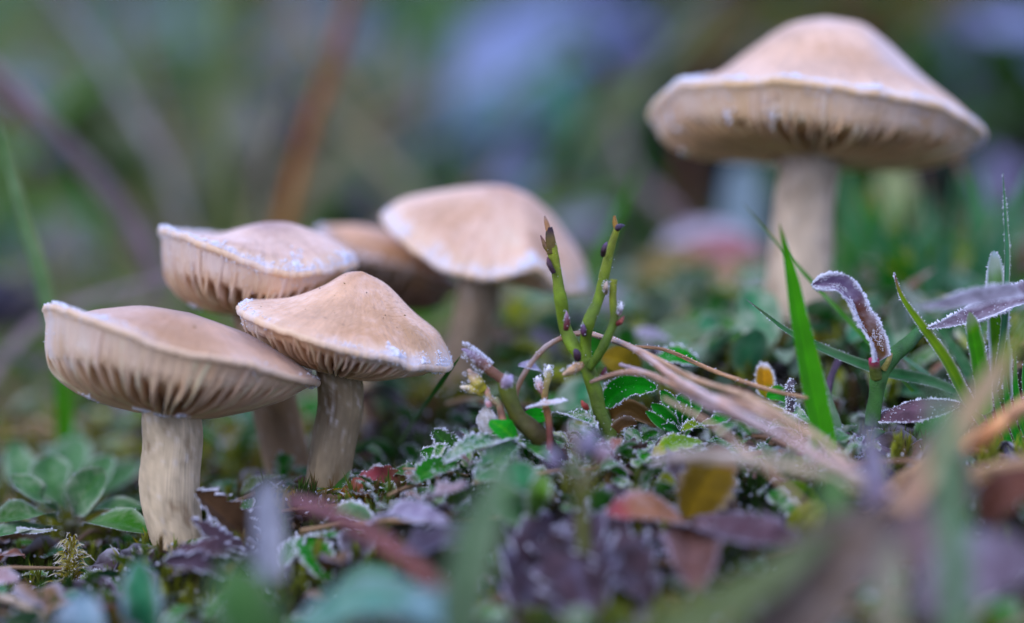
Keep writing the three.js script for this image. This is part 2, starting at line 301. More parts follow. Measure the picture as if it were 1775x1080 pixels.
      if (j === 0 || j === 4) c = mixc(c, deepCol, 0.7);
      c = mixc(c, FROST, sst(0.80, 1.02, u + 0.35 * a) * 0.5 * frostK);
      return [p, c, u * R * s, side * s];
    });
    part(capM, 'gill', m, M.gill, null, base.clone());
  }
  const fr = new MB();
  for (let k = 0; k < frostN * 2.2; k++) {
    const ph = r() * Math.PI * 2, e = n3(Math.cos(ph) * 5 + seed, Math.sin(ph) * 5, 2); if (e < -0.12 && r() < 0.75 || r() < bareAt(ph)) continue;
    const v = r() * r(), under_ = r() < 0.3, u = 1 - v * (0.08 + 0.10 * Math.max(0, e)), p = pos(u, ph, under_ ? hUnd(u, ph) : hTop(u, ph)), q = pos(1.1, ph, hTop(1, ph));
    const d = q.sub(p).normalize().multiplyScalar(0.6).addScaledVector(Y, under_ ? -0.7 : 1.0).add(V(r() - 0.5, r() - 0.5, r() - 0.5).multiplyScalar(1.1)).normalize(), l = s * (1.6 + 3.8 * r() * r() + 4.5 * Math.max(0, e));
    fr.spike(p, d, l, l * (0.22 + 0.2 * r()), FROST);
  }
  for (const [deg, uu, wd, n, sz, und] of P.clumps || []) for (let k = 0; k < n; k++) {
    const a = r() * 6.28, q = wd * 1.5 * Math.pow(r(), 1.1) * (0.6 + 0.5 * Math.sin(a * 3 + deg)), u = clamp(uu + Math.cos(a) * q, 0.05, 1), ph = deg * Math.PI / 180 + Math.sin(a) * q / Math.max(0.2, uu), p = pos(u, ph, und ? hUnd(u, ph) - 2 : hTop(u, ph));
    const d = Y.clone().multiplyScalar(und ? -1 : 1).add(V(r() - 0.5, r() - 0.5, r() - 0.5).multiplyScalar(1.4)).normalize(), l = sz * s * (0.4 + r());
    fr.spike(p, d, l, l * 0.4, FROST);
  }
  part(capM, 'frost', fr, M.frost, 'stuff', base.clone());
  const db = new MB();
  for (let k = 0; k < 46; k++) { const ph = r() * 6.283, u = Math.sqrt(r()) * 0.97, p = pos(u, ph, hTop(u, ph) + 0.3), d = X.clone().multiplyScalar(r() - 0.5).addScaledVector(Z, r() - 0.5).addScaledVector(Y, 0.15 * r()).normalize(), l = s * (1.5 + 5 * r() * r()); db.spike(p, d, l, l * (0.12 + 0.3 * r()), r() < 0.7 ? [0.06, 0.04, 0.025] : [0.3, 0.22, 0.12]); }
  part(capM, 'specks', db, M.twig, 'stuff', base.clone());
  // stem: fibrous, a little crooked
  const sm = new MB(), wa = stem.w.map((w, i) => [i / (stem.w.length - 1), w]), sp = stem.pts.slice();
  const topP = ctr.clone().addScaledVector(Y, (hFle(t0, 1.57) + 6) * s), pts = [topP, ...sp.slice(1).map((q) => at(...q))];
  const cv = new THREE.CatmullRomCurve3(pts, false, 'centripetal'), L = cv.getLength(), NS = 60, NA = 48;
  sm.grid(NS, NA, (i, j) => {
    const k = i / NS, a = j / NA * 6.28318, p = cv.getPointAt(k), ca = Math.cos(a), sa = Math.sin(a);
    const st = fbm(ca * 6 + seed, k * 2.2, sa * 6, 4), bl = fbm(ca * 1.4 + seed * 2, k * 5, sa * 1.4, 3), fl = fbm(ca * 14, k * 12 + seed, sa * 14, 3);
    let q = interp(wa, k) * 0.5 * s * (1 + 0.028 * st + 0.07 * bl + 0.035 * fl);
    q *= 1 + 0.18 * Math.exp(-k * k * 900);
    p.addScaledVector(RIGHT, ca * q).addScaledVector(BACK, sa * q);
    let c = mul(stemCol, 0.94 + 0.35 * st + 0.45 * bl + 0.3 * fl);
    c = mixc(c, [0.72, 0.66, 0.58], sst(0.12, 0.45, fl + 0.3 * (0.4 - k)) * 0.7);
    c = mixc(c, [0.25, 0.15, 0.08], sst(0.15, 0.5, -bl - fl * 0.5) * 0.5); c = mixc(c, [0.09, 0.06, 0.035], sst(0.05, 0.5, fl + 1.2 * (k - 0.86)) * sst(0.5, 0.9, k) * 0.8);
    return [p, c, a * q, k * L];
  }, true);
  part(t, 'stem', sm, M.stem);
  return t;
}
mushroom('tan mushroom front left with tilted bowl shaped cap, pale gills and thick stem', { c: [314, 602], z: .297, R: 240, roll: 14, pitch: -2.5, seed: 3, ng: 38, bare: [[75, 30], [30, 25]],
  top: { L: [[0, 62], [.3, 55], [.6, 30], [.85, 6], [1, 6]], R: [[0, 62], [.4, 52], [.7, 34], [.9, 14], [1, 2]], F: [[0, 62], [.4, 54], [.7, 30], [1, 0]] },
  under: { L: [[0, 126], [.36, 128], [.57, 126], [.76, 112], [.89, 92], [.97, 60], [1, 14]], R: [[0, 118], [.25, 112], [.48, 90], [.78, 48], [1, 6]], F: [[0, 118], [.3, 118], [.6, 108], [.82, 84], [.94, 52], [1, 12]] },
  lift: [[180, 2, 22], [142, 14, 20], [112, 5, 10], [85, -4, 18], [60, 6, 10]], col: [0.56, 0.36, 0.24], topCol: [0.33, 0.19, 0.12], wav: 0.035, gmax: 24, frostN: 900,
  patches: [[350, .45, .5, [0.22, 0.13, 0.10], .75], [300, .6, .6, [0.20, 0.12, 0.10], .75], [20, .6, .4, [0.26, 0.15, 0.10], .7], [80, .92, .45, [0.50, 0.30, 0.16], .6]], clumps: [[175, .98, .09, 200, 5], [150, .97, .10, 220, 5], [120, .97, .12, 160, 4], [105, .42, .05, 70, 4, 1], [88, .36, .05, 60, 4, 1], [70, .5, .06, 60, 4, 1], [150, .6, .06, 60, 4, 1]],
  stem: { pts: [[300, 690, .297], [299, 760, .297], [294, 830, .297], [299, 890, .297], [318, 985, .297]], w: [98, 106, 105, 98, 84] }, stemCol: [0.66, 0.56, 0.41] });
mushroom('cone shaped tan mushroom with sharp peak leaning over the front left mushroom', { c: [597, 586], z: .302, R: 190, roll: 15, pitch: 3.5, seed: 8, ng: 42, bare: [[110, 18]],
  top: { L: [[0, 120], [.12, 112], [.31, 78], [.59, 42], [.85, 24], [.96, 17], [1, 8]], R: [[0, 120], [.2, 112], [.54, 76], [.81, 50], [.95, 20], [1, 4]], F: [[0, 120], [.3, 84], [.6, 44], [.85, 16], [1, 2]] },
  under: { L: [[0, 64], [.4, 60], [.75, 46], [.92, 30], [1, 14]], R: [[0, 64], [.4, 54], [.7, 30], [1, 5]], F: [[0, 64], [.4, 60], [.75, 42], [1, 10]] },
  lift: [[60, 5, 8], [48, -6, 6], [120, 2, 12]], col: [0.76, 0.53, 0.37], topCol: [0.62, 0.41, 0.28], gmax: 17, frostN: 900,
  patches: [[270, .35, .4, [0.24, 0.15, 0.12], .7], [35, .78, .2, [0.52, 0.34, 0.2], .7]], clumps: [[57, .97, .07, 130, 5], [40, .99, .06, 60, 4], [175, .99, .06, 100, 4]],
  stem: { pts: [[595, 640, .302], [590, 700, .303], [576, 780, .304], [556, 905, .305]], w: [80, 80, 79, 72] }, stemCol: [0.42, 0.34, 0.23] });
mushroom('pale mushroom with upturned frosted rim behind the two front left caps', { c: [446, 436], z: .316, R: 170, roll: 9, pitch: 5, seed: 15, ng: 36,
  top: { L: [[0, 50], [.3, 28], [.58, 8], [.9, 2], [1, 8]], R: [[0, 52], [.26, 58], [.5, 52], [.8, 36], [.97, 16], [1, 6]] },
  under: { L: [[0, 118], [.4, 116], [.68, 106], [.85, 84], [.95, 52], [1, 10]], R: [[0, 105], [.5, 66], [1, 5]], F: [[0, 112], [.5, 102], [.78, 78], [.93, 46], [1, 12]] },
  lift: [[68, -18, 20], [140, 14, 24], [185, 4, 20], [10, 4, 14]], col: [0.72, 0.54, 0.43], topCol: [0.52, 0.36, 0.30], wav: 0.03, gmax: 24, frostN: 1100, patches: [[290, .3, .2, [0.30, 0.25, 0.30], .8]],
  clumps: [[60, .95, .16, 260, 4], [180, .97, .12, 260, 5], [150, .97, .12, 220, 5], [110, .97, .1, 120, 4], [150, .6, .06, 60, 4, 1], [20, .97, .08, 110, 5]],
  stem: { pts: [[456, 520, .316], [466, 650, .317], [486, 750, .318], [520, 890, .318]], w: [78, 80, 84, 78] }, stemCol: [0.36, 0.26, 0.17] });
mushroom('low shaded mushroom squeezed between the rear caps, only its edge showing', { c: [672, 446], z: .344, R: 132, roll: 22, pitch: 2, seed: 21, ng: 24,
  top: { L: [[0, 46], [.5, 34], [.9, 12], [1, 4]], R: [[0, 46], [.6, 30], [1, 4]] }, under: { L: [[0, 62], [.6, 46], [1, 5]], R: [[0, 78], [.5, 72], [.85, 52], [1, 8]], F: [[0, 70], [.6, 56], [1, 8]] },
  lift: [[120, -16, 25]], col: [0.66, 0.42, 0.27], topCol: [0.58, 0.35, 0.2], rimCol: [0.36, 0.25, 0.19], gmax: 16, frostN: 200, frostK: 0.5, gillCol: [0.28, 0.17, 0.11], deepCol: [0.14, 0.08, 0.05],  // rim, gill and deep colours darkened to paint the shade under this cap
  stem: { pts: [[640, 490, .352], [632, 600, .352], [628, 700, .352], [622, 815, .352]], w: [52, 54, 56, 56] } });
mushroom('smooth tan mushroom in the middle with cap tipped forward over short stem', { c: [843, 432], z: .336, R: 188, roll: 18, pitch: 10, seed: 29, ng: 26,
  top: { L: [[0, 116], [.3, 95], [.68, 60], [.92, 30], [1, 8]], R: [[0, 116], [.2, 113], [.43, 97], [.66, 68], [.9, 34], [1, 4]], F: [[0, 116], [.4, 92], [.75, 36], [1, 2]] },
  under: { L: [[0, 46], [.6, 34], [1, 8]], R: [[0, 46], [.6, 30], [1, 5]], F: [[0, 46], [.6, 34], [1, 10]] },
  lift: [[60, 26, 9], [105, -20, 22], [36, -8, 10], [0, -8, 16]], col: [0.78, 0.57, 0.43], topCol: [0.64, 0.43, 0.31], gmax: 16, frostN: 500, wav: 0.03, patches: [[50, .75, .25, [0.46, 0.28, 0.17], .7]], clumps: [[62, .95, .08, 130, 6], [68, 1, .06, 70, 5]],
  stem: { pts: [[832, 470, .336], [824, 545, .336], [804, 610, .337], [780, 720, .338]], w: [76, 74, 76, 80] }, stemCol: [0.40, 0.32, 0.24] });
mushroom('tallest mushroom standing alone on the right with broad umbrella cap', { c: [1415, 222], z: .335, R: 285, roll: 5, pitch: -6, seed: 37, ng: 52,
  top: { L: [[0, 196], [.2, 178], [.43, 128], [.66, 68], [.85, 34], [1, 10]], R: [[0, 196], [.2, 190], [.39, 155], [.61, 100], [.83, 52], [1, 6]], F: [[0, 196], [.3, 160], [.6, 84], [.85, 30], [1, 4]] },
  under: { L: [[0, 54], [.4, 58], [.7, 60], [.88, 50], [.96, 34], [1, 16]], R: [[0, 54], [.4, 56], [.7, 48], [.9, 28], [1, 8]], F: [[0, 50], [.4, 60], [.68, 66], [.86, 62], [.95, 42], [1, 14]], B: [[0, 52], [.4, 50], [.75, 34], [1, 8]] },
  lift: [[138, 14, 18], [95, 22, 26], [50, 8, 15], [84, -6, 4], [108, 3, 4], [122, -3, 5], [150, 10, 6], [165, 8, 8]], col: [0.75, 0.54, 0.39], topCol: [0.70, 0.51, 0.39], wav: 0.028, gmax: 20, frostN: 1500, cren: 3, frostK: 0.8, rimCol: [0.85, 0.64, 0.43], deepCol: [0.40, 0.23, 0.11], gillCol: [0.82, 0.62, 0.42],
  patches: [[30, .5, .3, [0.62, 0.56, 0.56], .5]], clumps: [[150, .97, .10, 300, 7], [125, .98, .06, 150, 6], [105, .98, .05, 120, 6], [78, .98, .06, 120, 6], [165, .95, .05, 60, 5, 1], [130, .93, .05, 40, 5, 1], [112, .92, .04, 40, 4, 1]],
  stem: { pts: [[1395, 275, .335], [1394, 350, .335], [1388, 450, .335], [1378, 600, .335]], w: [104, 108, 114, 132] }, stemCol: [0.64, 0.54, 0.42] });
for (const [label, x, y, z, r] of [['round water drop hanging at the top of the tall mushroom stem', 1344, 281, .333, 12], ['small water drop hanging under the tall cap left edge', 1186, 262, .334, 8]]) {
  const p = at(x, y, z), pr = [[0, 1.35], [.25, 1.05], [.6, .75], [.9, .3], [1, -.1], [.85, -.6], [.5, -.9], [0, -1]].map(([a, b]) => new THREE.Vector2(a * r * K * z, b * r * K * z));
  const o = new THREE.Mesh(new THREE.LatheGeometry(new THREE.SplineCurve(pr).getPoints(20), 20), M.drop); o.name = numbered('water_drop'); o.position.copy(p); o.userData = { label, category: 'water drop' }; scene.add(o);
}

// ------------------------------------------------------------------ helpers for ground cover
const inst = (name, label, cat, mb, material, n, fn) => {
  const im = new THREE.InstancedMesh(mb.geo(), material, n), q = new THREE.Object3D(), c = new THREE.Color();
  for (let k = 0; k < n; k++) { const [p, rot, sc, col] = fn(k); q.position.copy(p); q.rotation.set(...rot); q.scale.setScalar(sc); q.updateMatrix(); im.setMatrixAt(k, q.matrix); im.setColorAt(k, c.setRGB(...col)); }
  im.name = numbered(name); im.userData = { label, category: cat, kind: 'stuff' }; im.castShadow = im.receiveShadow = true; scene.add(im);
};
const halfW = (z) => 900 * K * z + 0.012;
const scatter = (name, label, cat, n, seed, fn, material) => { const mb = new MB(), R = rng(seed); for (let k = 0; k < n; k++) fn(mb, R, k); const o = new THREE.Mesh(mb.geo(), material); o.name = numbered(name); o.userData = { label, category: cat, kind: 'stuff' }; o.castShadow = o.receiveShadow = true; scene.add(o); };
const lying = (mb, R, x, z, size, lift, tilt, o, fr = null) => { // a small leaf lying or leaning on the ground
  const y = ground(x, -z), a = R() * 6.28, d = V(Math.cos(a), (R() - 0.3) * tilt, Math.sin(a)).normalize().multiplyScalar(size), p = V(x, y + lift * R(), -z), side = V(-d.z, 0, d.x).normalize();
  const up = V(0, 1, 0).addScaledVector(side, (R() - 0.5) * 1.4).normalize();
  leaf(mb, fr, [p, p.clone().addScaledVector(d, 0.55).add(V(0, size * 0.22 * R(), 0)), p.clone().add(d).add(V(0, size * (R() - 0.6) * 0.3, 0))], o.w / 1, { up, scale: 1, seed: Math.floor(R() * 9999), nt: 12, ns: 6, ...o });
};
const wildGrass = (mb, R, x, z, h, w, lean, col) => {
  const y = ground(x, -z), a = R() * 6.28, d = V(Math.cos(a) * lean, 1, Math.sin(a) * lean * 0.6).normalize().multiplyScalar(h), p = V(x, y - 0.002, -z);
  leaf(mb, null, [p, p.clone().addScaledVector(d, 0.5), p.clone().add(d).add(V(Math.cos(a) * lean * h * 0.4, -lean * h * 0.25, 0))], w, { out: 'blade', up: V(Math.cos(a + 2), 0.3, Math.sin(a + 2) + 0.6).normalize(), scale: 1, nt: 9, ns: 2, col, relief: 0, wave: 0, mottle: 0.2, seed: Math.floor(R() * 9999) });
};

// ------------------------------------------------------------------ plants round the mushrooms
const GREEN = [0.055, 0.20, 0.04], TEAL = [0.09, 0.24, 0.15], STRAW = [0.50, 0.34, 0.23], PURP = [0.13, 0.075, 0.09], LILAC = [0.42, 0.40, 0.50], OLIVE = [0.16, 0.18, 0.035];
function plant(name, label, cat, base, stems, leaves, o = {}) { // stems: [pts, widths, colour, colour at the tip]; leaves: [pts, w, options]
  const t = thing(name, label, cat, isV(base), o.group); let k = label.length;
  for (const [pts, w, c0, c1, fz] of stems) {
    const m = new MB(), sd = k++; tube(m, pts, w, (u, a, p) => mul(mixc(c0, c1 || c0, sst(0.45, 1, u + 0.25 * fbm(p.x * 500, p.y * 500, p.z * 500, 2))), 1 + 1.0 * fbm(p.x * 900, p.y * 500, p.z * 900 + sd, 4)), { seed: sd, ns: 12, nt: 40, rough: 0.10 });
    const sm = part(t, 'stem', m, M.twig);
    if (fz) { const f = new MB(); frostTube(f, pts, w[0], fz[0], fz[1], sd, fz[2] ?? 0, fz[3] ?? 1); part(sm, 'frost', f, M.frost, 'stuff', isV(base).clone()); }
  }
  for (const [pts, w, lo = {}] of leaves) {
    const m = new MB(), f = new MB(); leaf(m, f, pts, w, { seed: k++, ...(o.leaf || {}), ...lo });
    const lm = part(t, lo.part || o.part || 'leaf', m, lo.m || o.m || M.leaf);
    if (f.n) part(lm, 'frost', f, M.frost, 'stuff', isV(base).clone());
  }
  return t;
}
function bud(t, pts, w, c0, c1, fz) { // an egg-shaped bud
  const m = new MB(); w *= 0.86; tube(m, pts, [w * 0.8, w, w * 0.8, w * 0.2], (u, a, p) => mul(mixc(c0, c1, sst(0.3, 0.9, u + 0.5 * fbm(p.x * 900, p.y * 900, p.z * 900, 2))), 1 + 1.4 * fbm(p.x * 1500, p.y * 1500, p.z * 1500, 3)), { nt: 14, ns: 12, rough: 0.25 });
  const b = part(t, 'bud', m, M.twig);
  if (fz) { const f = new MB(); frostTube(f, pts, w, fz, 3.2, w * 7, 0.2, 1); part(b, 'frost', f, M.frost, 'stuff', t.position.clone()); }
}
// the green shoot in the middle, with two tall bare branches and buds
{
  const z = .2965, g = [0.17, 0.26, 0.035], g2 = [0.25, 0.30, 0.05], dk = [0.035, 0.012, 0.02], Z = (a) => a.map(([x, y, d = 0]) => [x, y, z + d]);
  const t = plant('bilberry_shoot', 'green bare forked shoot with dark buds standing in the middle', 'shoot', [1078, 840, z],
    [[Z([[1078, 840], [1064, 770], [1040, 715], [1032, 680], [1022, 650], [1013, 622]]), [34, 29, 27, 24, 26, 24], [0.11, 0.17, 0.04], g, [90, 2.2, 0, 0.5]],
     [Z([[1012, 628], [1000, 610], [980, 570, .001], [972, 520], [966, 480], [957, 428], [953, 402]]), [20, 25, 22, 23, 18, 18, 13], g, g2, [40, 2]],
     [Z([[1016, 635], [1015, 597], [1020, 560, -.001], [1036, 522], [1049, 470], [1059, 428], [1070, 395]]), [22, 20, 22, 18, 19, 15, 12], g, g2, [40, 2]],
     [Z([[1022, 640, -.001], [1048, 595, -.002], [1065, 553, -.002], [1062, 515, -.002], [1064, 484, -.002]]), [12, 17, 15, 14, 12], [0.12, 0.2, 0.04], g2, [20, 2]],
     [Z([[957, 440], [954.5, 418], [952, 394]]), [18.5, 17.5, 11], [0.16, 0.12, 0.04], dk], [Z([[951, 400], [947, 386], [944, 374]]), [10, 8, 3], [0.4, 0.24, 0.14], [0.4, 0.3, 0.25]],
     [Z([[1069, 398], [1066, 386], [1065, 374]]), [10, 9, 4], [0.4, 0.26, 0.1], [0.4, 0.22, 0.1]]], []);
  bud(t, Z([[1002, 624, -.002], [1000, 613, -.0025], [996, 605, -.002]]), 17, dk, [0.08, 0.05, 0.09]);
  bud(t, Z([[981, 572, -.002], [983, 556, -.0025], [982, 540, -.002]]), 13, [0.13, 0.03, 0.03], [0.3, 0.2, 0.25], 20);
  bud(t, Z([[960, 474, -.001], [953, 460, -.001], [949, 446]]), 11, dk, [0.12, 0.05, 0.06]);
  bud(t, Z([[957, 444], [946, 428], [937, 408]]), 10, [0.25, 0.2, 0.06], [0.3, 0.15, 0.15]);
  bud(t, Z([[1070, 397, -.001], [1076, 392, -.002], [1083, 391, -.002]]), 13, dk, [0.14, 0.12, 0.2]);
  bud(t, Z([[1045, 443, -.001], [1047, 431, -.002], [1052, 420, -.001]]), 12, dk, [0.12, 0.08, 0.14]);
  bud(t, Z([[1013, 581, -.0015], [1011, 572, -.002], [1012, 562, -.0015]]), 13, [0.1, 0.03, 0.06], [0.2, 0.15, 0.25], 12);
  bud(t, Z([[1070, 562, -.002], [1077, 556, -.003], [1082, 548, -.003]]), 12, [0.2, 0.05, 0.05], [0.3, 0.12, 0.1]);
  bud(t, Z([[1072, 545, -.002], [1076, 533, -.003], [1077, 522, -.003]]), 11, [0.5, 0.45, 0.45], FROST, 40);
  bud(t, Z([[1050, 508, -.002], [1050, 497, -.003], [1052, 488, -.002]]), 11, [0.5, 0.4, 0.3], [0.6, 0.5, 0.45], 20);
  bud(t, Z([[1008, 632, -.003], [994, 640, -.004], [975, 650, -.004]]), 19, [0.42, 0.28, 0.16], [0.6, 0.45, 0.32], 60);
  bud(t, Z([[1044, 655, .001], [1048, 645], [1050, 636]]), 14, [0.14, 0.03, 0.04], [0.2, 0.08, 0.1]);
  bud(t, Z([[1018, 708, -.001], [1012, 702, -.002], [1008, 694, -.002]]), 13, [0.4, 0.08, 0.07], [0.5, 0.14, 0.12]);
}
// the crooked twig left of it
{
  const z = .2935, Z = (a) => a.map(([x, y, d = 0]) => [x, y, z + d]), dk = [0.065, 0.05, 0.025];
  const t = plant('crooked_twig', 'crooked brown twig with frosted lilac tip and small opening buds', 'twig', [965, 800, z],
    [[Z([[965, 800, .004], [935, 758], [898, 720], [884, 690], [876, 660]]), [36, 36, 34, 28, 30], [0.075, 0.06, 0.025], [0.13, 0.17, 0.05]],
     [Z([[878, 662], [856, 647], [835, 629], [817, 615], [806, 607], [800, 606]]), [26, 18, 18, 20, 14, 3], [0.24, 0.13, 0.09], [0.36, 0.30, 0.40], [520, 3.2, .4, 1]],
     [Z([[872, 735, -.001], [866, 705], [858, 690]]), [14, 13, 12], [0.3, 0.17, 0.12], [0.4, 0.4, 0.25]],
     [Z([[862, 700], [849, 690], [842, 676], [830, 668]]), [11, 10, 12, 10], [0.4, 0.3, 0.2], [0.45, 0.2, 0.2], [40, 3]]], []);
  bud(t, Z([[838, 680], [824, 660], [812, 640]]), 27, [0.38, 0.34, 0.10], [0.55, 0.42, 0.34], 90);
  bud(t, Z([[838, 682], [818, 676], [797, 670]]), 18, [0.42, 0.36, 0.14], [0.62, 0.55, 0.45], 70);
  bud(t, Z([[849, 706], [846, 698], [843, 686]]), 13, [0.55, 0.3, 0.3], FROST, 40);
  bud(t, Z([[874, 668, -.003], [882, 660, -.004], [887, 650, -.004]]), 24, [0.35, 0.25, 0.3], [0.5, 0.45, 0.6], 60);
}
{
  const z = .295, Z = (a) => a.map(([x, y, d = 0]) => [x, y, z + d]);
  const t = plant('budding_sprout', 'tiny pale sprout with two white frosted buds behind the crooked twig', 'sprout', [948, 720, z], [[Z([[948, 720], [944, 690], [946, 668], [951, 655]]), [11, 11, 12, 12], [0.3, 0.2, 0.1], [0.45, 0.4, 0.2], [40, 3]], [Z([[944, 690], [938, 676]]), [8, 9], [0.4, 0.3, 0.2], [0.4, 0.2, 0.2]]], []);
  bud(t, Z([[951, 660], [951, 646], [952, 632]]), 17, [0.5, 0.46, 0.25], FROST, 120); bud(t, Z([[938, 680], [934, 665], [930, 652]]), 16, [0.55, 0.35, 0.3], FROST, 120);
  plant('frosted_sprout', 'flat brown leaflet capped with white frost on a short red stalk', 'sprout', [952, 790, .292], [[[[952, 790, .292], [953, 755, .292], [950, 720, .292], [947, 706, .292]], [13, 12, 12, 12], [0.16, 0.06, 0.05], [0.25, 0.14, 0.07]]],
    [[[[912, 708, .2925], [945, 702, .2915], [984, 694, .2925]], 34, { up: [0, 1, 0.25], col: [0.55, 0.42, 0.34], edge: [0.6, 0.5, 0.5], rime: 0.9, frost: 150, surf: 420, fsize: 4 }]]);
}
// frosted lady's-mantle-like leaves below and right of the twigs
plant('round_leaved_seedling', 'bright green small oval leaves below the crooked twig', 'seedling', [905, 790, .292], [[[[905, 790, .293], [900, 768, .292], [893, 752, .292]], [8, 8, 7], [0.2, 0.3, 0.1], [0.2, 0.35, 0.12]]],
  [[[[894, 764, .2915], [872, 742, .291], [849, 728, .292]], 46, { up: [0.35, 0.55, 0.75], col: [0.06, 0.33, 0.02], vein: [0.16, 0.48, 0.06], relief: 0.06, nvein: 5, fold: 0.1 }],
   [[[860, 748, .294], [846, 730, .294], [840, 705, .2945]], 40, { up: [-0.5, 0.2, 0.8], col: [0.5, 0.48, 0.45], frost: 120, surf: 60, rime: 0.6 }],
   [[[905, 725, .2955], [930, 722, .2955], [955, 722, .296]], 34, { up: [0, 0.6, 0.8], col: [0.05, 0.35, 0.02] }]]);
const serr = { teeth: 0.32, nteeth: 8, edge: [0.42, 0.52, 0.48], edgeAt: 0.8, frost: 260, surf: 60, fsize: 4, relief: 0.1, vein: [0.14, 0.34, 0.13], col: [0.045, 0.20, 0.05], fold: 0.3 };
plant('serrated_leaf_plant', 'dark green serrated leaves with thick white frost below the crooked twig', 'leafy plant', [890, 830, .294], [[[[890, 860, .296], [880, 830, .295], [872, 790, .294]], [12, 11, 8], [0.15, 0.2, 0.08]]],
  [[[[893, 765, .293], [835, 770, .289], [768, 800, .288]], 74, { ...serr, up: [-0.25, 0.95, 0.45], rime: 0.7, frost: 600, surf: 700, col: [0.07, 0.24, 0.12], m: M.fuzzy }],
   [[[790, 806, .293], [755, 812, .291], [712, 838, .290]], 62, { ...serr, up: [-0.1, 0.75, 0.65] }],
   [[[790, 800, .296], [757, 790, .296], [730, 782, .297]], 46, { ...serr, up: [0.1, 0.5, 0.85] }],
   [[[895, 770, .291], [862, 795, .288], [822, 838, .286]], 60, { ...serr, up: [0.3, 0.85, 0.5], rime: 0.3, m: M.fuzzy, col: TEAL }],
   [[[880, 765, .297], [920, 778, .292], [958, 806, .289]], 74, { ...serr, up: [0.4, 0.8, 0.5], rime: 0.2 }],
   [[[960, 722, .299], [995, 722, .296], [1036, 742, .294]], 60, { ...serr, up: [0.2, 0.95, 0.35], rime: 0.75, surf: 380, frost: 220, m: M.fuzzy }],
   [[[800, 790, .301], [775, 770, .301], [750, 745, .302]], 50, { ...serr, up: [0.2, 0.6, 0.7], col: [0.05, 0.13, 0.05] }]]);
plant('fan_leaved_plant', 'dark green fan of folded leaf fingers with white frosted edges right of the shoot', 'leafy plant', [1185, 760, .301], [[[[1185, 790, .302], [1183, 765, .301], [1180, 745, .301]], [9, 9, 8], [0.14, 0.22, 0.08]]],
  [[[1182, 748, .300], [1160, 728, .298], [1128, 700, .298]], [[1182, 748, .300], [1170, 718, .2985], [1146, 676, .299]], [[1182, 748, .300], [1184, 715, .2985], [1182, 682, .300]], [[1182, 748, .300], [1196, 722, .2985], [1212, 692, .300]], [[1182, 748, .300], [1150, 738, .297], [1118, 712, .297]], [[1182, 750, .2995], [1165, 744, .297], [1146, 738, .296]]]
    .map((p, i) => [p, [30, 32, 31, 30, 22, 20][i], { out: 'obov', up: [0, 0.35, 0.95], fold: 0.55, col: [0.035, 0.22, 0.03], edge: [0.30, 0.48, 0.34], edgeAt: 0.8, frost: 90, fsize: 3.5, relief: 0.03, mottle: 0.25 }]));
plant('curled_leaf_plant', 'bright green curled leaf with white frosted upper edge right of the shoot', 'leafy plant', [1060, 740, .303], [[[[1060, 740, .304], [1052, 715, .303], [1048, 700, .303]], [9, 9, 8], [0.14, 0.22, 0.08]]],
  [[[[1047, 702, .302], [1085, 672, .300], [1140, 672, .300]], 52, { up: [-0.1, 0.25, 0.95], fold: 0.5, col: [0.05, 0.30, 0.03], edge: [0.5, 0.56, 0.55], edgeAt: 0.85, frost: 260, surf: 40, teeth: 0.2, nteeth: 5, fsize: 4.5 }],
   [[[1045, 690, .305], [1075, 680, .305], [1110, 672, .306]], 46, { up: [0, 0.8, 0.5], col: [0.10, 0.27, 0.2], rime: 0.3 }]]);
plant('low_frosted_leaf', 'green leaf with scalloped white edge behind the pink straw', 'leafy plant', [1150, 660, .312], [[[[1150, 665, .313], [1145, 650, .312], [1138, 634, .312]], [8, 8, 7], [0.14, 0.22, 0.08]]],
  [[[[1132, 626, .312], [1172, 616, .309], [1216, 632, .309]], 50, { up: [0.1, 0.55, 0.75], teeth: 0.25, nteeth: 6, col: [0.04, 0.27, 0.04], edge: [0.5, 0.57, 0.55], frost: 200, fsize: 4.5, surf: 60 }]]);
plant('yellow_green_leaf_plant', 'yellow green lobed leaf with pale frosted rim beside the dead curl', 'leafy plant', [1180, 790, .296], [[[[1185, 800, .297], [1200, 780, .296], [1214, 765, .295]], [8, 8, 7], [0.2, 0.3, 0.1]]],
  [[[[1218, 768, .294], [1175, 770, .292], [1128, 790, .291]], 62, { up: [-0.1, 0.85, 0.5], teeth: 0.3, nteeth: 5, col: [0.20, 0.36, 0.03], edge: [0.55, 0.6, 0.5], tip: [0.5, 0.45, 0.25], frost: 240, surf: 80, fsize: 4, relief: 0.1 }],
   [[[1225, 745, .298], [1205, 738, .297], [1180, 748, .296]], 34, { up: [0, 0.8, 0.5], teeth: 0.3, nteeth: 5, col: [0.25, 0.36, 0.06], edge: FROST, frost: 120, surf: 60, fsize: 4 }],
   [[[1210, 740, .297], [1240, 728, .295], [1268, 720, .296]], 44, { up: [0.1, 0.75, 0.6], teeth: 0.3, nteeth: 5, col: [0.05, 0.28, 0.04], edge: FROST, frost: 180, surf: 60, fsize: 4 }],
   [[[1150, 800, .293], [1128, 800, .291], [1104, 780, .291]], 40, { up: [-0.2, 0.7, 0.6], teeth: 0.3, nteeth: 5, col: [0.08, 0.33, 0.08], edge: FROST, frost: 160, surf: 60, fsize: 4 }],
   [[[1195, 800, .292], [1170, 826, .288], [1140, 850, .286]], 56, { up: [0, 0.8, 0.6], teeth: 0.25, nteeth: 5, col: [0.24, 0.30, 0.06], edge: [0.45, 0.52, 0.42], frost: 120, rime: 0.2 }]]);
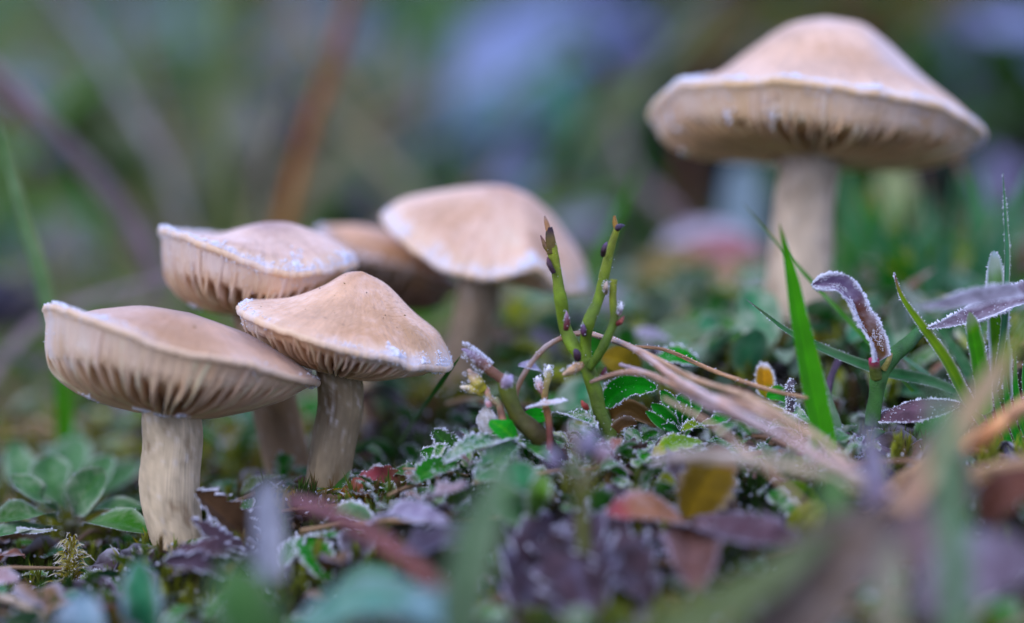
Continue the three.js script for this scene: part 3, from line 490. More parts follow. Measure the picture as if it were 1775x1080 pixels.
leafThing('small_upright_leaf', 'tiny upright orange and yellow leaf with white frost cap', 'leaf', [[1328, 690, .306], [1325, 660, .306], [1324, 628, .307]], 36, { out: 'oval', up: [0.2, 0.1, 1], col: [0.50, 0.28, 0.02], base: [0.30, 0.36, 0.05], tip: FROST, tipAt: 0.85, edge: [0.6, 0.55, 0.4], frost: 220, fsize: 4 });
leafThing('small_round_leaf', 'small round bright green leaf beside the tiny orange leaf', 'leaf', [[1368, 694, .303], [1348, 684, .302], [1328, 688, .302]], 38, { up: [0, 0.6, 0.8], col: [0.06, 0.30, 0.03], edge: [0.2, 0.4, 0.2], frost: 70 });
plant('frosted_dark_twig', 'short dark twig crusted with frost left of the bright grass blade', 'twig', [1368, 730, .300], [[[[1368, 730, .3], [1371, 700, .3], [1369, 672, .3], [1376, 658, .3]], [13, 14, 15, 10], [0.10, 0.08, 0.10], [0.14, 0.12, 0.15], [260, 4.5]]], []);
plant('frosted_leaf_tuft', 'pale blue green frosted leaf tuft at the foot of the bright grass blade', 'leafy plant', [1370, 760, .299], [], [[[1345, 700, .303], [1375, 712, .300], [1405, 735, .299]], [[1390, 760, .299], [1375, 735, .298], [1352, 716, .299]], [[1465, 795, .298], [1455, 778, .297], [1435, 762, .298]], [[1480, 790, .298], [1462, 790, .296], [1440, 788, .296]], [[1330, 745, .299], [1350, 735, .298], [1375, 742, .298]]].map((p, i) => [p, 34, { up: [0, 0.8, 0.6], teeth: 0.3, nteeth: 5, col: [0.16, 0.36, 0.22], edge: FROST, rime: 0.6, frost: 160, surf: 120, fsize: 4.5, m: M.fuzzy }]));
plant('dead_leaf_curl', 'crumpled dark brown dead leaf with curled edges right of the shoot base', 'dead leaf', [1085, 820, .298], [], [
  [[[1040, 735, .304], [1085, 712, .303], [1140, 740, .304]], 44, { up: [0, 0.5, 0.8], col: [0.17, 0.10, 0.045], fold: 0.5, wave: 0.4, edge: [0.35, 0.24, 0.14], m: M.leaf }],
  [[[1065, 790, .298], [1075, 745, .296], [1105, 735, .297]], 34, { up: [-0.5, 0.3, 0.8], col: [0.14, 0.085, 0.045], fold: 0.7, wave: 0.5, edge: [0.4, 0.32, 0.26], frost: 60, curl: -0.4 }],
  [[[1130, 800, .297], [1095, 785, .295], [1062, 792, .295]], 46, { up: [0, 0.7, 0.6], col: [0.075, 0.045, 0.03], fold: 0.6, wave: 0.6, edge: [0.25, 0.2, 0.2], frost: 110, surf: 60, teeth: 0.3 }],
  [[[1130, 850, .297], [1100, 820, .294], [1058, 830, .294]], 46, { up: [0, 0.6, 0.7], col: [0.08, 0.05, 0.04], fold: 0.6, wave: 0.6, edge: [0.3, 0.25, 0.25], frost: 110, surf: 50, teeth: 0.3 }]], { part: 'leaf_fold' });
// straws
const straw = (label, pts, w, c0, c1, o = {}) => { const t = thing(o.name || 'dry_straw', label, o.cat || 'straw', isV(pts[0])), m = new MB(), f = new MB(); tube(m, pts, w, (u, a, p) => { const k = mul(mixc(c0, c1, u), 1 + 2.4 * fbm(Math.cos(a) * 2.2, u * 5 + label.length, Math.sin(a) * 2.2, 3)); return o.rime ? mixc(k, FROST, clamp(o.rime * (0.3 + 1.5 * fbm(p.x * 600, p.y * 600, p.z * 600, 3) + 0.4 * Math.sin(a)))) : k; }, { nt: 60, ns: 12, rough: 0.2 }); part(t, o.part || 'stalk', m, M.twig); if (o.frost) { frostTube(f, pts, w[1], o.frost, 3, label.length, 0, 1); part(t, 'frost', f, M.frost, 'stuff'); } return t; };
straw('long pinkish tan straw arching from the shoot down to the right', [[888, 705, .305], [905, 655, .304], [945, 603, .303], [1000, 578, .301], [1062, 590, .297], [1110, 612, .292], [1180, 662, .284], [1280, 716, .274], [1390, 775, .266], [1490, 825, .26], [1550, 860, .256]], [9, 10, 10, 10, 12, 14, 16, 17, 17, 16, 12], [0.36, 0.21, 0.13], [0.56, 0.38, 0.30], { frost: 160, rime: 0.4 });
straw('thin tan straw lying along the upper side of the long straw', [[1058, 584, .298], [1120, 612, .294], [1200, 655, .288], [1300, 690, .280], [1400, 745, .272], [1470, 800, .266]], [7, 9, 11, 12, 11, 8], [0.48, 0.32, 0.22], [0.60, 0.46, 0.32], { rime: 0.3 });
straw('pale lilac straw lying along the lower side of the long straw', [[1075, 632, .293], [1130, 650, .289], [1220, 700, .281], [1330, 745, .272], [1420, 800, .262]], [7, 10, 12, 12, 8], [0.44, 0.36, 0.38], [0.52, 0.40, 0.36], { rime: 0.5, frost: 60 });
straw('brown thin straw peeling away above the long straw', [[1090, 600, .3], [1150, 606, .299], [1230, 640, .296], [1320, 672, .292], [1400, 690, .288]], [5, 7, 8, 8, 5], [0.36, 0.22, 0.14], [0.44, 0.30, 0.2], { frost: 60 });
straw('thin tan straw dipping under the broad pale straw', [[1150, 690, .282], [1240, 740, .275], [1330, 815, .268], [1400, 880, .262]], [6, 9, 10, 7], [0.5, 0.36, 0.26], [0.4, 0.27, 0.18], { rime: 0.2 });
straw('tan straw crossing the shoot base and running under the long straw', [[1024, 662, .294], [1060, 650, .292], [1110, 646, .289], [1200, 680, .283], [1300, 705, .276], [1400, 760, .268]], [7, 11, 12, 13, 13, 10], [0.38, 0.25, 0.19], [0.55, 0.38, 0.26], { rime: 0.4, frost: 60 });
straw('broad pale straw lying blurred in front of the yellow brown leaf', [[1130, 800, .268], [1200, 790, .262], [1300, 798, .258], [1420, 820, .255], [1500, 850, .252]], [14, 22, 24, 22, 14], [0.46, 0.40, 0.38], [0.50, 0.42, 0.26], { rime: 0.5 });
straw('orange tan straw pointing up to the right edge', [[1640, 800, .268], [1690, 768, .268], [1750, 722, .269], [1810, 680, .27]], [22, 28, 30, 26], [0.62, 0.27, 0.12], [0.55, 0.38, 0.26]);
straw('pale orange straw nearly level at the right edge', [[1560, 890, .275], [1620, 850, .27], [1690, 828, .266], [1820, 795, .262]], [26, 28, 32, 30], [0.46, 0.32, 0.16], [0.60, 0.42, 0.28]);
straw('tan straw low behind the reddish leaf at right', [[1500, 880, .285], [1560, 835, .28], [1620, 790, .276], [1660, 765, .275]], [22, 26, 24, 18], [0.5, 0.34, 0.22], [0.42, 0.3, 0.2]);
straw('short straw beside the tan one low at right', [[1530, 905, .28], [1580, 860, .276], [1640, 820, .273]], [20, 22, 16], [0.52, 0.36, 0.24], [0.55, 0.38, 0.28]);
straw('short yellowish straw stub low at right', [[1585, 905, .272], [1600, 875, .271], [1615, 845, .27]], [22, 26, 22], [0.50, 0.33, 0.10], [0.54, 0.36, 0.18]);
straw('dark purple thin stem curving round the bright grass blade foot', [[1462, 615, .309], [1442, 650, .306], [1436, 700, .303], [1462, 745, .300], [1520, 775, .297], [1600, 805, .294]], [12, 13, 12, 13, 12, 11], [0.07, 0.045, 0.075], [0.09, 0.05, 0.06], { name: 'dark_stalk', cat: 'stalk' });
straw('dark purple straight stem running just below the curved dark stem', [[1440, 735, .302], [1490, 765, .300], [1560, 792, .297], [1640, 815, .294]], [10, 12, 11, 9], [0.08, 0.05, 0.07], [0.12, 0.06, 0.06], { name: 'dark_stalk', cat: 'stalk' });
straw('thick reddish stem slanting blurred in front of the strawberry leaves', [[505, 868, .262], [560, 888, .258], [640, 925, .254], [730, 990, .25], [770, 1030, .248]], [24, 30, 30, 30, 26], [0.22, 0.11, 0.12], [0.24, 0.10, 0.08], { name: 'red_stalk', cat: 'stalk' });
straw('pale tan frosted stalk in the lower left corner', [[-30, 1030, .28], [20, 1042, .279], [70, 1065, .278], [120, 1100, .277]], [14, 15, 14, 12], [0.5, 0.42, 0.34], [0.42, 0.34, 0.24], { frost: 60 });
straw('dark brown twig across the lower left behind the moss star', [[0, 985, .312], [70, 1005, .309], [140, 1035, .305], [200, 1060, .3]], [20, 22, 20, 14], [0.16, 0.09, 0.06], [0.12, 0.07, 0.05], { name: 'brown_twig', cat: 'twig' });
// grass blades
const G = [0.09, 0.33, 0.015], GT = [0.07, 0.20, 0.10];
blade('wide bright green grass blade standing upright before the tall stem', [[1440, 860, .290], [1425, 760, .2895], [1405, 660, .289], [1383, 550, .288], [1364, 450, .287], [1350, 385, .286]], 52, { col: [0.115, 0.37, 0.012], edge: [0.18, 0.42, 0.06], edgeAt: 0.9, fold: 0.45, stria: 26, nt: 60, ns: 28, tip: [0.20, 0.30, 0.06], tipAt: 0.93, frost: 260, fsize: 2.2 });
blade('pale dull green blade just behind the bright green blade', [[1476, 880, .292], [1450, 780, .293], [1424, 680, .294], [1400, 590, .295]], 44, { col: [0.16, 0.30, 0.20], rime: 0.2 });
blade('long thin green blade slanting across the tall mushroom stem', [[1580, 680, .303], [1500, 592, .307], [1440, 528, .309], [1391, 474, .310], [1337, 412, .312], [1286, 350, .314]], 24, { col: [0.08, 0.24, 0.05], up: [0.6, 0.6, 0.5], rime: 0.15, tip: [0.1, 0.14, 0.03] });
blade('short dark teal blade with frosted tip left of the bright blade', [[1680, 690, .306], [1610, 662, .304], [1530, 645, .302], [1440, 612, .301], [1365, 575, .300], [1326, 545, .299], [1292, 518, .2985]], 28, { col: GT, up: [0.3, 0.55, 0.8], tip: [0.25, 0.14, 0.2], tipAt: 0.95, edge: [0.3, 0.4, 0.35], edgeAt: 0.9, frost: 160, fsize: 2.5, rime: 0.12 });
blade('teal green blade running low behind the curled brown leaf stem', [[1700, 720, .303], [1640, 680, .305], [1560, 618, .307], [1500, 590, .309]], 24, { col: [0.11, 0.26, 0.18], up: [0.3, 0.8, 0.4], rime: 0.2 });
blade('yellow green slender blade with purple frosted tip at right', [[1700, 735, .2975], [1672, 690, .297], [1636, 622, .2965], [1592, 560, .2965], [1560, 510, .2965], [1549, 470, .297]], 30, { col: [0.19, 0.32, 0.03], base: [0.08, 0.28, 0.02], tip: [0.26, 0.10, 0.13], tipAt: 0.93, edge: [0.42, 0.48, 0.40], edgeAt: 0.75, frost: 520, fsize: 3, fold: 0.4, up: [0.5, 0.2, 0.85] });
leafThing('frosted_purple_blade', 'wide purple grey blade edged with thick frost at the right edge', 'grass blade', [[1830, 490, .300], [1770, 512, .2995], [1690, 545, .2985], [1640, 562, .297], [1606, 570, .296]], 46, { out: 'blade', up: [0.1, 0.55, 0.8], col: [0.19, 0.145, 0.175], edge: [0.55, 0.54, 0.62], edgeAt: 0.78, frost: 1400, fsize: 5.5, surf: 120, fold: 0.35, rime: 0.25, nt: 40 });
leafThing('frosted_purple_blade', 'blurred pale purple blade just above the wide frosted one', 'grass blade', [[1770, 505, .287], [1700, 515, .283], [1640, 528, .280], [1585, 535, .278]], 44, { out: 'blade', up: [0.1, 0.6, 0.7], col: [0.24, 0.22, 0.24], edge: [0.45, 0.45, 0.5], rime: 0.3, frost: 300, fsize: 4 });
blade('tall thin blue green blade rising at the right edge', [[1722, 680, .301], [1738, 580, .301], [1745, 450, .302], [1742, 370, .303], [1738, 296, .304]], 15, { col: [0.10, 0.24, 0.16], edge: [0.45, 0.52, 0.5], edgeAt: 0.7, frost: 380, fsize: 2.6, fold: 0.5 });
blade('broad cut off green blade with white edges at right', [[1738, 700, .3015], [1732, 600, .302], [1726, 510, .302], [1723, 434, .3025]], 40, { out: 'strap', col: [0.11, 0.26, 0.07], edge: FROST, edgeAt: 0.72, frost: 700, surf: 50, fsize: 3.4, fold: 0.15, tip: [0.45, 0.55, 0.55], tipAt: 0.85 });
blade('fresh green blade standing in the frosted purple blades', [[1706, 720, .296], [1700, 655, .296], [1688, 590, .295], [1680, 540, .294]], 34, { out: 'strap', col: [0.11, 0.34, 0.03], tip: [0.36, 0.45, 0.36], tipAt: 0.88, frost: 160, edge: [0.4, 0.5, 0.4], edgeAt: 0.9 });
blade('dark green blade behind the yellow green slender blade', [[1712, 720, .306], [1680, 650, .309], [1640, 585, .312], [1600, 540, .314]], 26, { col: [0.06, 0.17, 0.09], rime: 0.12 });
for (let i = 0; i < 5; i++) blade(['dark green blade in shade at the right edge, leftmost of five', 'dark green blade in shade at the right edge, second of five', 'dark green blade in shade at the right edge, middle of five', 'dark green blade in shade at the right edge, fourth of five', 'dark green blade in shade at the right edge, rightmost of five'][i], [[1756 + i * 14, 830 - i * 12, .295], [1730 + i * 14, 770 - i * 12, .297], [1712 + i * 16, 715 - i * 14, .300], [1700 + i * 20, 660 - i * 16, .303]], 18, { col: [0.05, 0.24, 0.02], edge: [0.25, 0.4, 0.25], edgeAt: 0.85, frost: 60 });
// the stem with the curled, frosted brown leaf
plant('forked_stem_plant', 'dark green forked stem carrying a curled brown leaf thick with frost', 'plant', [1512, 740, .2985], [
  [[[1512, 740, .2985], [1518, 690, .298], [1526, 648, .298], [1548, 618, .299], [1575, 594, .301], [1596, 572, .303]], [28, 26, 30, 27, 25, 20], [0.075, 0.19, 0.07], [0.05, 0.15, 0.06]],
  [[[1520, 655, .2975], [1517, 640, .297], [1514, 622, .2965]], [22, 20, 18], [0.12, 0.16, 0.06], [0.42, 0.08, 0.14]],
  [[[1532, 640, .297], [1540, 626, .2965], [1545, 612, .2965]], [12, 10, 6], [0.3, 0.28, 0.12], [0.5, 0.38, 0.2]]], [
  [[[1522, 628, .2965], [1512, 592, .2962], [1490, 548, .296], [1470, 512, .2955], [1446, 492, .295], [1406, 494, .295]], 47, { part: 'curled_leaf', out: 'strap', up: [0.45, 0.15, 0.9], col: [0.17, 0.075, 0.045], base: [0.20, 0.11, 0.05], edge: [0.55, 0.5, 0.56], edgeAt: 0.6, frost: 2600, surf: 2400, fsize: 4.6, fold: 0.7, wave: 0.3, rime: 0.25, tip: [0.22, 0.16, 0.24], tipAt: 0.55, nt: 40 }]]);
leafThing('fallen_purple_leaf', 'flat purple brown fallen leaf with frosted lower edge under the forked stem', 'dead leaf', [[1518, 722, .299], [1580, 708, .296], [1665, 700, .295]], 62, { up: [0, 0.75, 0.6], col: [0.16, 0.10, 0.12], edge: [0.34, 0.28, 0.33], edgeAt: 0.85, frost: 500, surf: 160, fsize: 4, fold: -0.15, relief: 0.08, mottle: 0.6 });
// red and brown leaves on the ground
plant('strawberry_leaf', 'three part fallen leaf, orange, yellow brown and dark purple, low right of centre', 'leaf', [1185, 905, .279], [[[[1185, 905, .279], [1195, 950, .274], [1200, 1010, .268]], [14, 13, 12], [0.2, 0.1, 0.08]]], [
  [[[1188, 905, .279], [1130, 885, .276], [1050, 890, .274]], 98, { up: [-0.1, 0.75, 0.65], teeth: 0.25, col: [0.38, 0.20, 0.12], tip: [0.42, 0.12, 0.12], tipAt: 0.75, edge: [0.55, 0.42, 0.42], frost: 160, rime: 0.18, relief: 0.09 }],
  [[[1186, 900, .280], [1220, 840, .281], [1262, 776, .284]], 118, { up: [0.3, 0.15, 0.95], teeth: 0.25, col: [0.22, 0.155, 0.045], tip: [0.26, 0.13, 0.06], edge: [0.36, 0.30, 0.24], frost: 80, fold: 0.3 }],
  [[[1190, 907, .279], [1270, 918, .272], [1392, 950, .266]], 135, { up: [0.1, 0.85, 0.55], teeth: 0.25, col: [0.115, 0.065, 0.075], edge: [0.32, 0.28, 0.34], frost: 220, surf: 120, relief: 0.12, mottle: 0.7, rime: 0.1 }],
  [[[1188, 910, .278], [1200, 965, .270], [1205, 1030, .264]], 120, { up: [0, 0.6, 0.8], teeth: 0.25, col: [0.17, 0.085, 0.065], edge: [0.38, 0.3, 0.34], frost: 120, fold: 0.35, mottle: 0.6, rime: 0.12 }]], { part: 'leaflet' });
plant('dark_dead_leaf', 'large dark purple dead leaf folded along pale frosted veins, low centre', 'dead leaf', [985, 900, .279], [], [
  [[[980, 895, .279], [1000, 985, .270], [1035, 1110, .262]], 185, { up: [-0.3, 0.6, 0.75], col: [0.085, 0.055, 0.065], vein: [0.17, 0.15, 0.20], relief: 0.05, edge: [0.28, 0.26, 0.34], frost: 500, surf: 30, fsize: 5, fold: 0.35, wave: 0.35, nvein: 4, teeth: 0.5, nteeth: 6, rime: 0.03, mottle: 0.8 }],
  [[[975, 900, .279], [930, 985, .272], [905, 1100, .265]], 170, { up: [0.3, 0.6, 0.75], col: [0.07, 0.046, 0.055], vein: [0.16, 0.15, 0.20], relief: 0.05, edge: [0.26, 0.24, 0.32], frost: 500, surf: 30, fsize: 5, fold: 0.35, wave: 0.35, nvein: 4, teeth: 0.5, nteeth: 6, rime: 0.03, mottle: 0.8 }],
  [[[990, 898, .279], [1060, 955, .272], [1130, 1060, .266]], 160, { up: [-0.1, 0.8, 0.6], col: [0.085, 0.055, 0.06], vein: [0.17, 0.15, 0.18], relief: 0.05, edge: [0.3, 0.28, 0.34], frost: 450, surf: 30, fsize: 5, fold: 0.35, wave: 0.35, nvein: 4, teeth: 0.5, nteeth: 6, rime: 0.03, mottle: 0.8 }]], { part: 'leaf_fold' });
leafThing('lilac_frosted_leaf', 'lilac grey frosted dead leaf lying before the red leaf', 'dead leaf', [[640, 905, .283], [710, 888, .278], [780, 905, .276]], 70, { up: [0, 0.85, 0.55], col: [0.30, 0.26, 0.33], rime: 0.6, frost: 300, surf: 200, wave: 0.4, teeth: 0.2 });
leafThing('lilac_frosted_leaf', 'small crumpled lilac leaf with brown underside beside the serrated leaves', 'dead leaf', [[740, 865, .285], [778, 855, .282], [812, 838, .282]], 46, { up: [0, 0.8, 0.55], col: [0.34, 0.24, 0.24], rime: 0.6, frost: 200, surf: 120, wave: 0.6, fold: 0.5 });
leafThing('dark_crumpled_leaf', 'dark crumpled leaf in shadow below the lilac frosted leaf', 'dead leaf', [[680, 960, .276], [745, 935, .271], [830, 930, .27]], 80, { up: [0, 0.75, 0.65], col: [0.075, 0.06, 0.085], edge: [0.25, 0.25, 0.33], wave: 0.5, frost: 100, teeth: 0.2, rime: 0.1 });
leafThing('red_leaf', 'red and yellow round leaf at the foot of the leaning mushrooms', 'leaf', [[735, 872, .303], [670, 836, .300], [588, 858, .299]], 74, { up: [0, 0.75, 0.65], teeth: 0.2, nteeth: 9, mottle: 0.9, col: [0.38, 0.10, 0.11], base: [0.36, 0.33, 0.05], tip: [0.36, 0.12, 0.04], rime: 0.12, edge: [0.5, 0.2, 0.16], edgeAt: 0.9, frost: 160, fsize: 3, vein: [0.45, 0.2, 0.16], relief: 0.1, nvein: 8 });
plant('orange_star_moss', 'orange and white frosted spiky moss tuft under the red leaf', 'moss', [630, 900, .297], [], Array.from({ length: 26 }, (_, i) => { const r = rng(i * 7 + 3), a = i * 2.4, x = 630 + Math.cos(a) * (14 + 46 * r()), y = 880 - 34 * r(); return [[[630 + Math.cos(a) * 14, 905, .297], [(630 + x) / 2, (y + 880) / 2, .296], [x, y, .297 - .008 * Math.sin(a)]], 9, { out: 'lance', col: i % 3 ? [0.45, 0.26, 0.05] : [0.4, 0.2, 0.06], tip: FROST, tipAt: 0.7, frost: 22, fsize: 3, nt: 10, ns: 4, up: [0, 0.5, 0.8] }]; }));
plant('white_edged_strawberry_leaf', 'small green three part leaf with broad white frosted margins before the leaning mushrooms', 'leaf', [530, 935, .288], [[[[545, 1040, .288], [535, 980, .288], [528, 935, .288]], [10, 9, 8], [0.2, 0.12, 0.1]]], [
  [[[528, 930, .288], [548, 965, .284], [572, 1012, .282]], 74, { up: [0.15, 0.45, 0.85], teeth: 0.34, nteeth: 6 }],
  [[[530, 928, .288], [575, 930, .286], [632, 925, .287]], 36, { up: [0.1, 0.95, 0.3], teeth: 0.3, nteeth: 6 }],
  [[[526, 930, .288], [505, 955, .286], [492, 985, .284]], 44, { up: [-0.4, 0.5, 0.75], teeth: 0.34, nteeth: 6, col: [0.12, 0.28, 0.13] }],
  [[[560, 905, .291], [600, 888, .289], [648, 905, .287]], 60, { up: [0, 0.8, 0.5], teeth: 0.2, col: [0.10, 0.24, 0.14], rime: 0.2 }]], { part: 'leaflet', leaf: { ...serr, col: [0.035, 0.25, 0.03], edge: FROST, edgeAt: 0.66, frost: 420, fsize: 4.4, relief: 0.08 } });
plant('frosted_brown_leaf', 'dark brown toothed leaf with frosted teeth against the front left mushroom stem', 'dead leaf', [390, 960, .292], [], [
  [[[440, 950, .293], [395, 900, .2905], [338, 852, .290]], 84, { up: [0.5, 0.3, 0.8], teeth: 0.45, nteeth: 7, col: [0.10, 0.06, 0.035], edge: [0.4, 0.34, 0.3], edgeAt: 0.88, frost: 520, fsize: 5, fold: 0.5 }],
  [[[440, 960, .29], [380, 935, .287], [330, 900, .286]], 56, { up: [0.1, 0.75, 0.6], teeth: 0.4, nteeth: 7, col: [0.11, 0.075, 0.085], edge: [0.45, 0.42, 0.5], edgeAt: 0.85, frost: 360, fsize: 4.5 }],
  [[[440, 985, .288], [380, 955, .285], [296, 955, .284]], 66, { up: [0, 0.8, 0.5], teeth: 0.45, nteeth: 6, col: [0.12, 0.08, 0.09], edge: [0.5, 0.48, 0.58], edgeAt: 0.8, frost: 460, fsize: 4.5, wave: 0.4 }],
  [[[420, 1020, .286], [360, 985, .283], [282, 975, .282]], 66, { up: [0, 0.8, 0.5], teeth: 0.45, nteeth: 6, col: [0.10, 0.07, 0.085], edge: [0.45, 0.44, 0.54], edgeAt: 0.8, frost: 360, fsize: 4.5, wave: 0.4 }]], { part: 'leaf_fold' });
leafThing('olive_leaf', 'olive yellow ribbed leaf curving up beside the front left stem foot', 'leaf', [[205, 1040, .294], [225, 980, .293], [272, 945, .294]], 34, { up: [-0.5, 0.5, 0.7], col: [0.20, 0.22, 0.06], edge: [0.4, 0.4, 0.25], nvein: 14, relief: 0.15, frost: 60 });
leafThing('shadow_leaf', 'dark green long leaf lying under the grey green rosette', 'leaf', [[-10, 985, .318], [120, 985, .312], [270, 930, .308]], 50, { up: [0, 0.8, 0.5], col: [0.05, 0.08, 0.03] });  // dark leaf that stands for the shadow below the rosette
// rosette at left
plant('grey_green_rosette', 'soft grey green rosette of rounded leaves with frosted rims at left', 'rosette', [118, 945, .318], [[[[118, 985, .318], [120, 940, .317], [122, 905, .316]], [22, 22, 20], [0.09, 0.06, 0.05], [0.12, 0.13, 0.08]]], [
  [[[128, 900, .3135], [142, 862, .310], [182, 812, .3105]], 66, { up: [-0.1, 0.35, 0.95] }], [[[112, 900, .314], [70, 862, .310], [18, 824, .311]], 46, { up: [-0.2, 0.85, 0.5] }],
  [[[120, 892, .318], [92, 845, .319], [84, 790, .322]], 74, { up: [0.1, 0.2, 1] }], [[[125, 890, .319], [160, 840, .321], [190, 788, .324]], 62, { up: [-0.3, 0.2, 0.9] }],
  [[[130, 908, .314], [185, 880, .310], [250, 882, .309]], 44, { up: [0.1, 0.85, 0.5] }], [[[132, 912, .311], [190, 905, .304], [262, 925, .300]], 66, { up: [0.1, 0.75, 0.65], col: [0.08, 0.24, 0.06] }],
  [[[108, 905, .312], [60, 890, .306], [-10, 905, .302]], 70, { up: [-0.1, 0.75, 0.65], col: [0.09, 0.22, 0.08] }], [[[110, 915, .310], [50, 918, .303], [-30, 935, .299]], 52, { up: [-0.1, 0.9, 0.45] }],
  [[[140, 880, .325], [200, 830, .330], [235, 800, .334]], 60, { up: [0, 0.6, 0.8], col: [0.07, 0.19, 0.09] }], [[[100, 880, .325], [40, 820, .332], [20, 770, .336]], 60, { up: [0.1, 0.4, 0.9] }], [[[120, 880, .33], [125, 800, .338], [130, 755, .342]], 70, { up: [0, 0.4, 0.9] }]],
  { m: M.fuzzy, leaf: { out: 'obov', col: [0.12, 0.27, 0.15], edge: [0.42, 0.55, 0.50], edgeAt: 0.74, vein: [0.12, 0.27, 0.13], relief: 0.05, fold: 0.15, cup: 0.25, rime: 0.24, frost: 160, fsize: 2.4, mottle: 0.2, wave: 0.06 } });
leafThing('narrow_leaf', 'narrow leaf with bright white rim left of the rosette stem', 'leaf', [[8, 918, .303], [55, 922, .301], [102, 918, .301]], 16, { out: 'lance', col: [0.3, 0.36, 0.34], edge: FROST, frost: 180, rime: 0.5, up: [0, 0.7, 0.6] });
plant('star_moss', 'golden spiky star moss shoot in the lower left', 'moss', [125, 1040, .2975], [[[[128, 1050, .2975], [122, 1000, .2975], [128, 950, .2975]], [10, 10, 8], [0.30, 0.24, 0.05], [0.42, 0.40, 0.12]]],
  Array.from({ length: 120 }, (_, i) => { const r = rng(i * 5 + 1), h = Math.pow(i / 120, 0.8), a = i * 2.399 + r(), y0 = 1042 - h * 94, l = (60 - 38 * h) * (0.45 + 0.8 * r()), c = Math.cos(a), s_ = Math.sin(a), up = (r() - 0.35) * 34 + 10 * h; return [[[125 + c * 3, y0, .2975 - s_ * .0003], [125 + c * l * 0.55, y0 - up * 0.9, .2975 - s_ * l * .00004], [125 + c * l, y0 - up * 0.6 + 14 * (r() - 0.4), .2975 - s_ * l * .00006]], 4 + 2.5 * r(), { out: 'lance', col: mixc([0.26, 0.21, 0.05], [0.44, 0.42, 0.20], r()), tip: [0.66, 0.63, 0.55], tipAt: 0.7, nt: 8, ns: 4, fold: 0.5, frost: 6, fsize: 2.2, up: [0, 0.8, 0.6] }]; }));
leafThing('pinkish_leaf_bit', 'pale pink frosted leaf fragment at the left edge', 'dead leaf', [[-25, 1010, .285], [5, 1000, .284], [34, 1004, .284]], 34, { up: [0, 0.5, 0.8], col: [0.42, 0.30, 0.30], rime: 0.4, frost: 90 });
// close, blurred things along the bottom
const near = (name, label, cat, pts, w, o) => leafThing(name, label, cat, pts, w, { m: M.fuzzy, frost: 0, rime: 0.08, ...o });
near('foreground_leaf', 'blurred pale lilac blade standing before the leaning mushroom stems', 'blade', [[470, 1010, .252], [466, 920, .252], [466, 826, .252]], 56, { out: 'strap', up: [0, 0.2, 1], col: [0.34, 0.35, 0.39], rime: 0.5, fold: 0.3 });
near('foreground_leaf', 'blurred teal oval leaf at lower left with dark green centre', 'leaf', [[262, 1110, .268], [250, 1040, .266], [238, 968, .268]], 84, { up: [-0.3, 0.2, 0.95], col: [0.06, 0.23, 0.14], edge: [0.40, 0.50, 0.55], edgeAt: 0.55, fold: 0.4, rime: 0.15 });
near('foreground_leaf', 'blurred pale blue green leaf tip in the lower left corner area', 'leaf', [[130, 1130, .262], [140, 1080, .261], [146, 1022, .262]], 86, { up: [0, 0.4, 0.9], col: [0.26, 0.38, 0.42], rime: 0.45 });
near('foreground_leaf', 'large blurred green leaf at the bottom left of centre', 'leaf', [[460, 1150, .232], [425, 1060, .230], [395, 970, .231]], 130, { up: [0, 0.5, 0.85], col: [0.10, 0.22, 0.10], edge: [0.2, 0.31, 0.24], rime: 0.12 });
near('foreground_leaf', 'tall blurred green blade bending up at bottom centre', 'blade', [[790, 1140, .240], [805, 1020, .238], [828, 920, .238], [862, 835, .240], [875, 760, .243]], 84, { out: 'lance', up: [0.2, 0.4, 0.9], col: [0.17, 0.27, 0.19], edge: [0.22, 0.33, 0.26], rime: 0.15 });
near('foreground_leaf', 'wide blurred teal leaf lying along the bottom edge left of centre', 'leaf', [[500, 1110, .252], [640, 1040, .248], [800, 1075, .246]], 100, { up: [0, 0.7, 0.7], col: [0.16, 0.34, 0.32], edge: [0.3, 0.42, 0.44], rime: 0.25 });
near('foreground_leaf', 'blurred lobed green leaf above the wide teal one', 'leaf', [[590, 1050, .268], [625, 1010, .266], [690, 990, .266]], 74, { up: [0, 0.6, 0.8], col: [0.13, 0.30, 0.17], teeth: 0.3, edge: [0.30, 0.42, 0.38] });
near('foreground_leaf', 'blurred pale teal leaf at the bottom edge under the green blade', 'leaf', [[830, 1120, .245], [760, 1060, .242], [690, 1050, .242]], 96, { up: [0.1, 0.7, 0.7], col: [0.22, 0.36, 0.36], rime: 0.3 });
plant('fuzzy_oval_leaves', 'two fuzzy oval green leaves with pale rims in the centre foreground', 'leafy plant', [925, 900, .277], [[[[925, 930, .277], [922, 905, .277], [918, 890, .277]], [12, 12, 10], [0.14, 0.2, 0.1]]], [[[[905, 892, .277], [882, 868, .274], [862, 836, .274]], 64, { up: [-0.2, 0.35, 0.9] }], [[[926, 888, .277], [934, 855, .274], [942, 820, .275]], 50, { up: [0.2, 0.3, 0.9], col: [0.13, 0.27, 0.08] }], [[[915, 880, .28], [905, 840, .279], [890, 800, .281]], 66, { up: [0, 0.3, 0.95], col: [0.06, 0.22, 0.12] }]],
  { m: M.fuzzy, leaf: { col: [0.10, 0.25, 0.11], edge: [0.40, 0.48, 0.46], edgeAt: 0.78, fold: 0.2, cup: 0.2, frost: 120, rime: 0.15, fsize: 3 } });
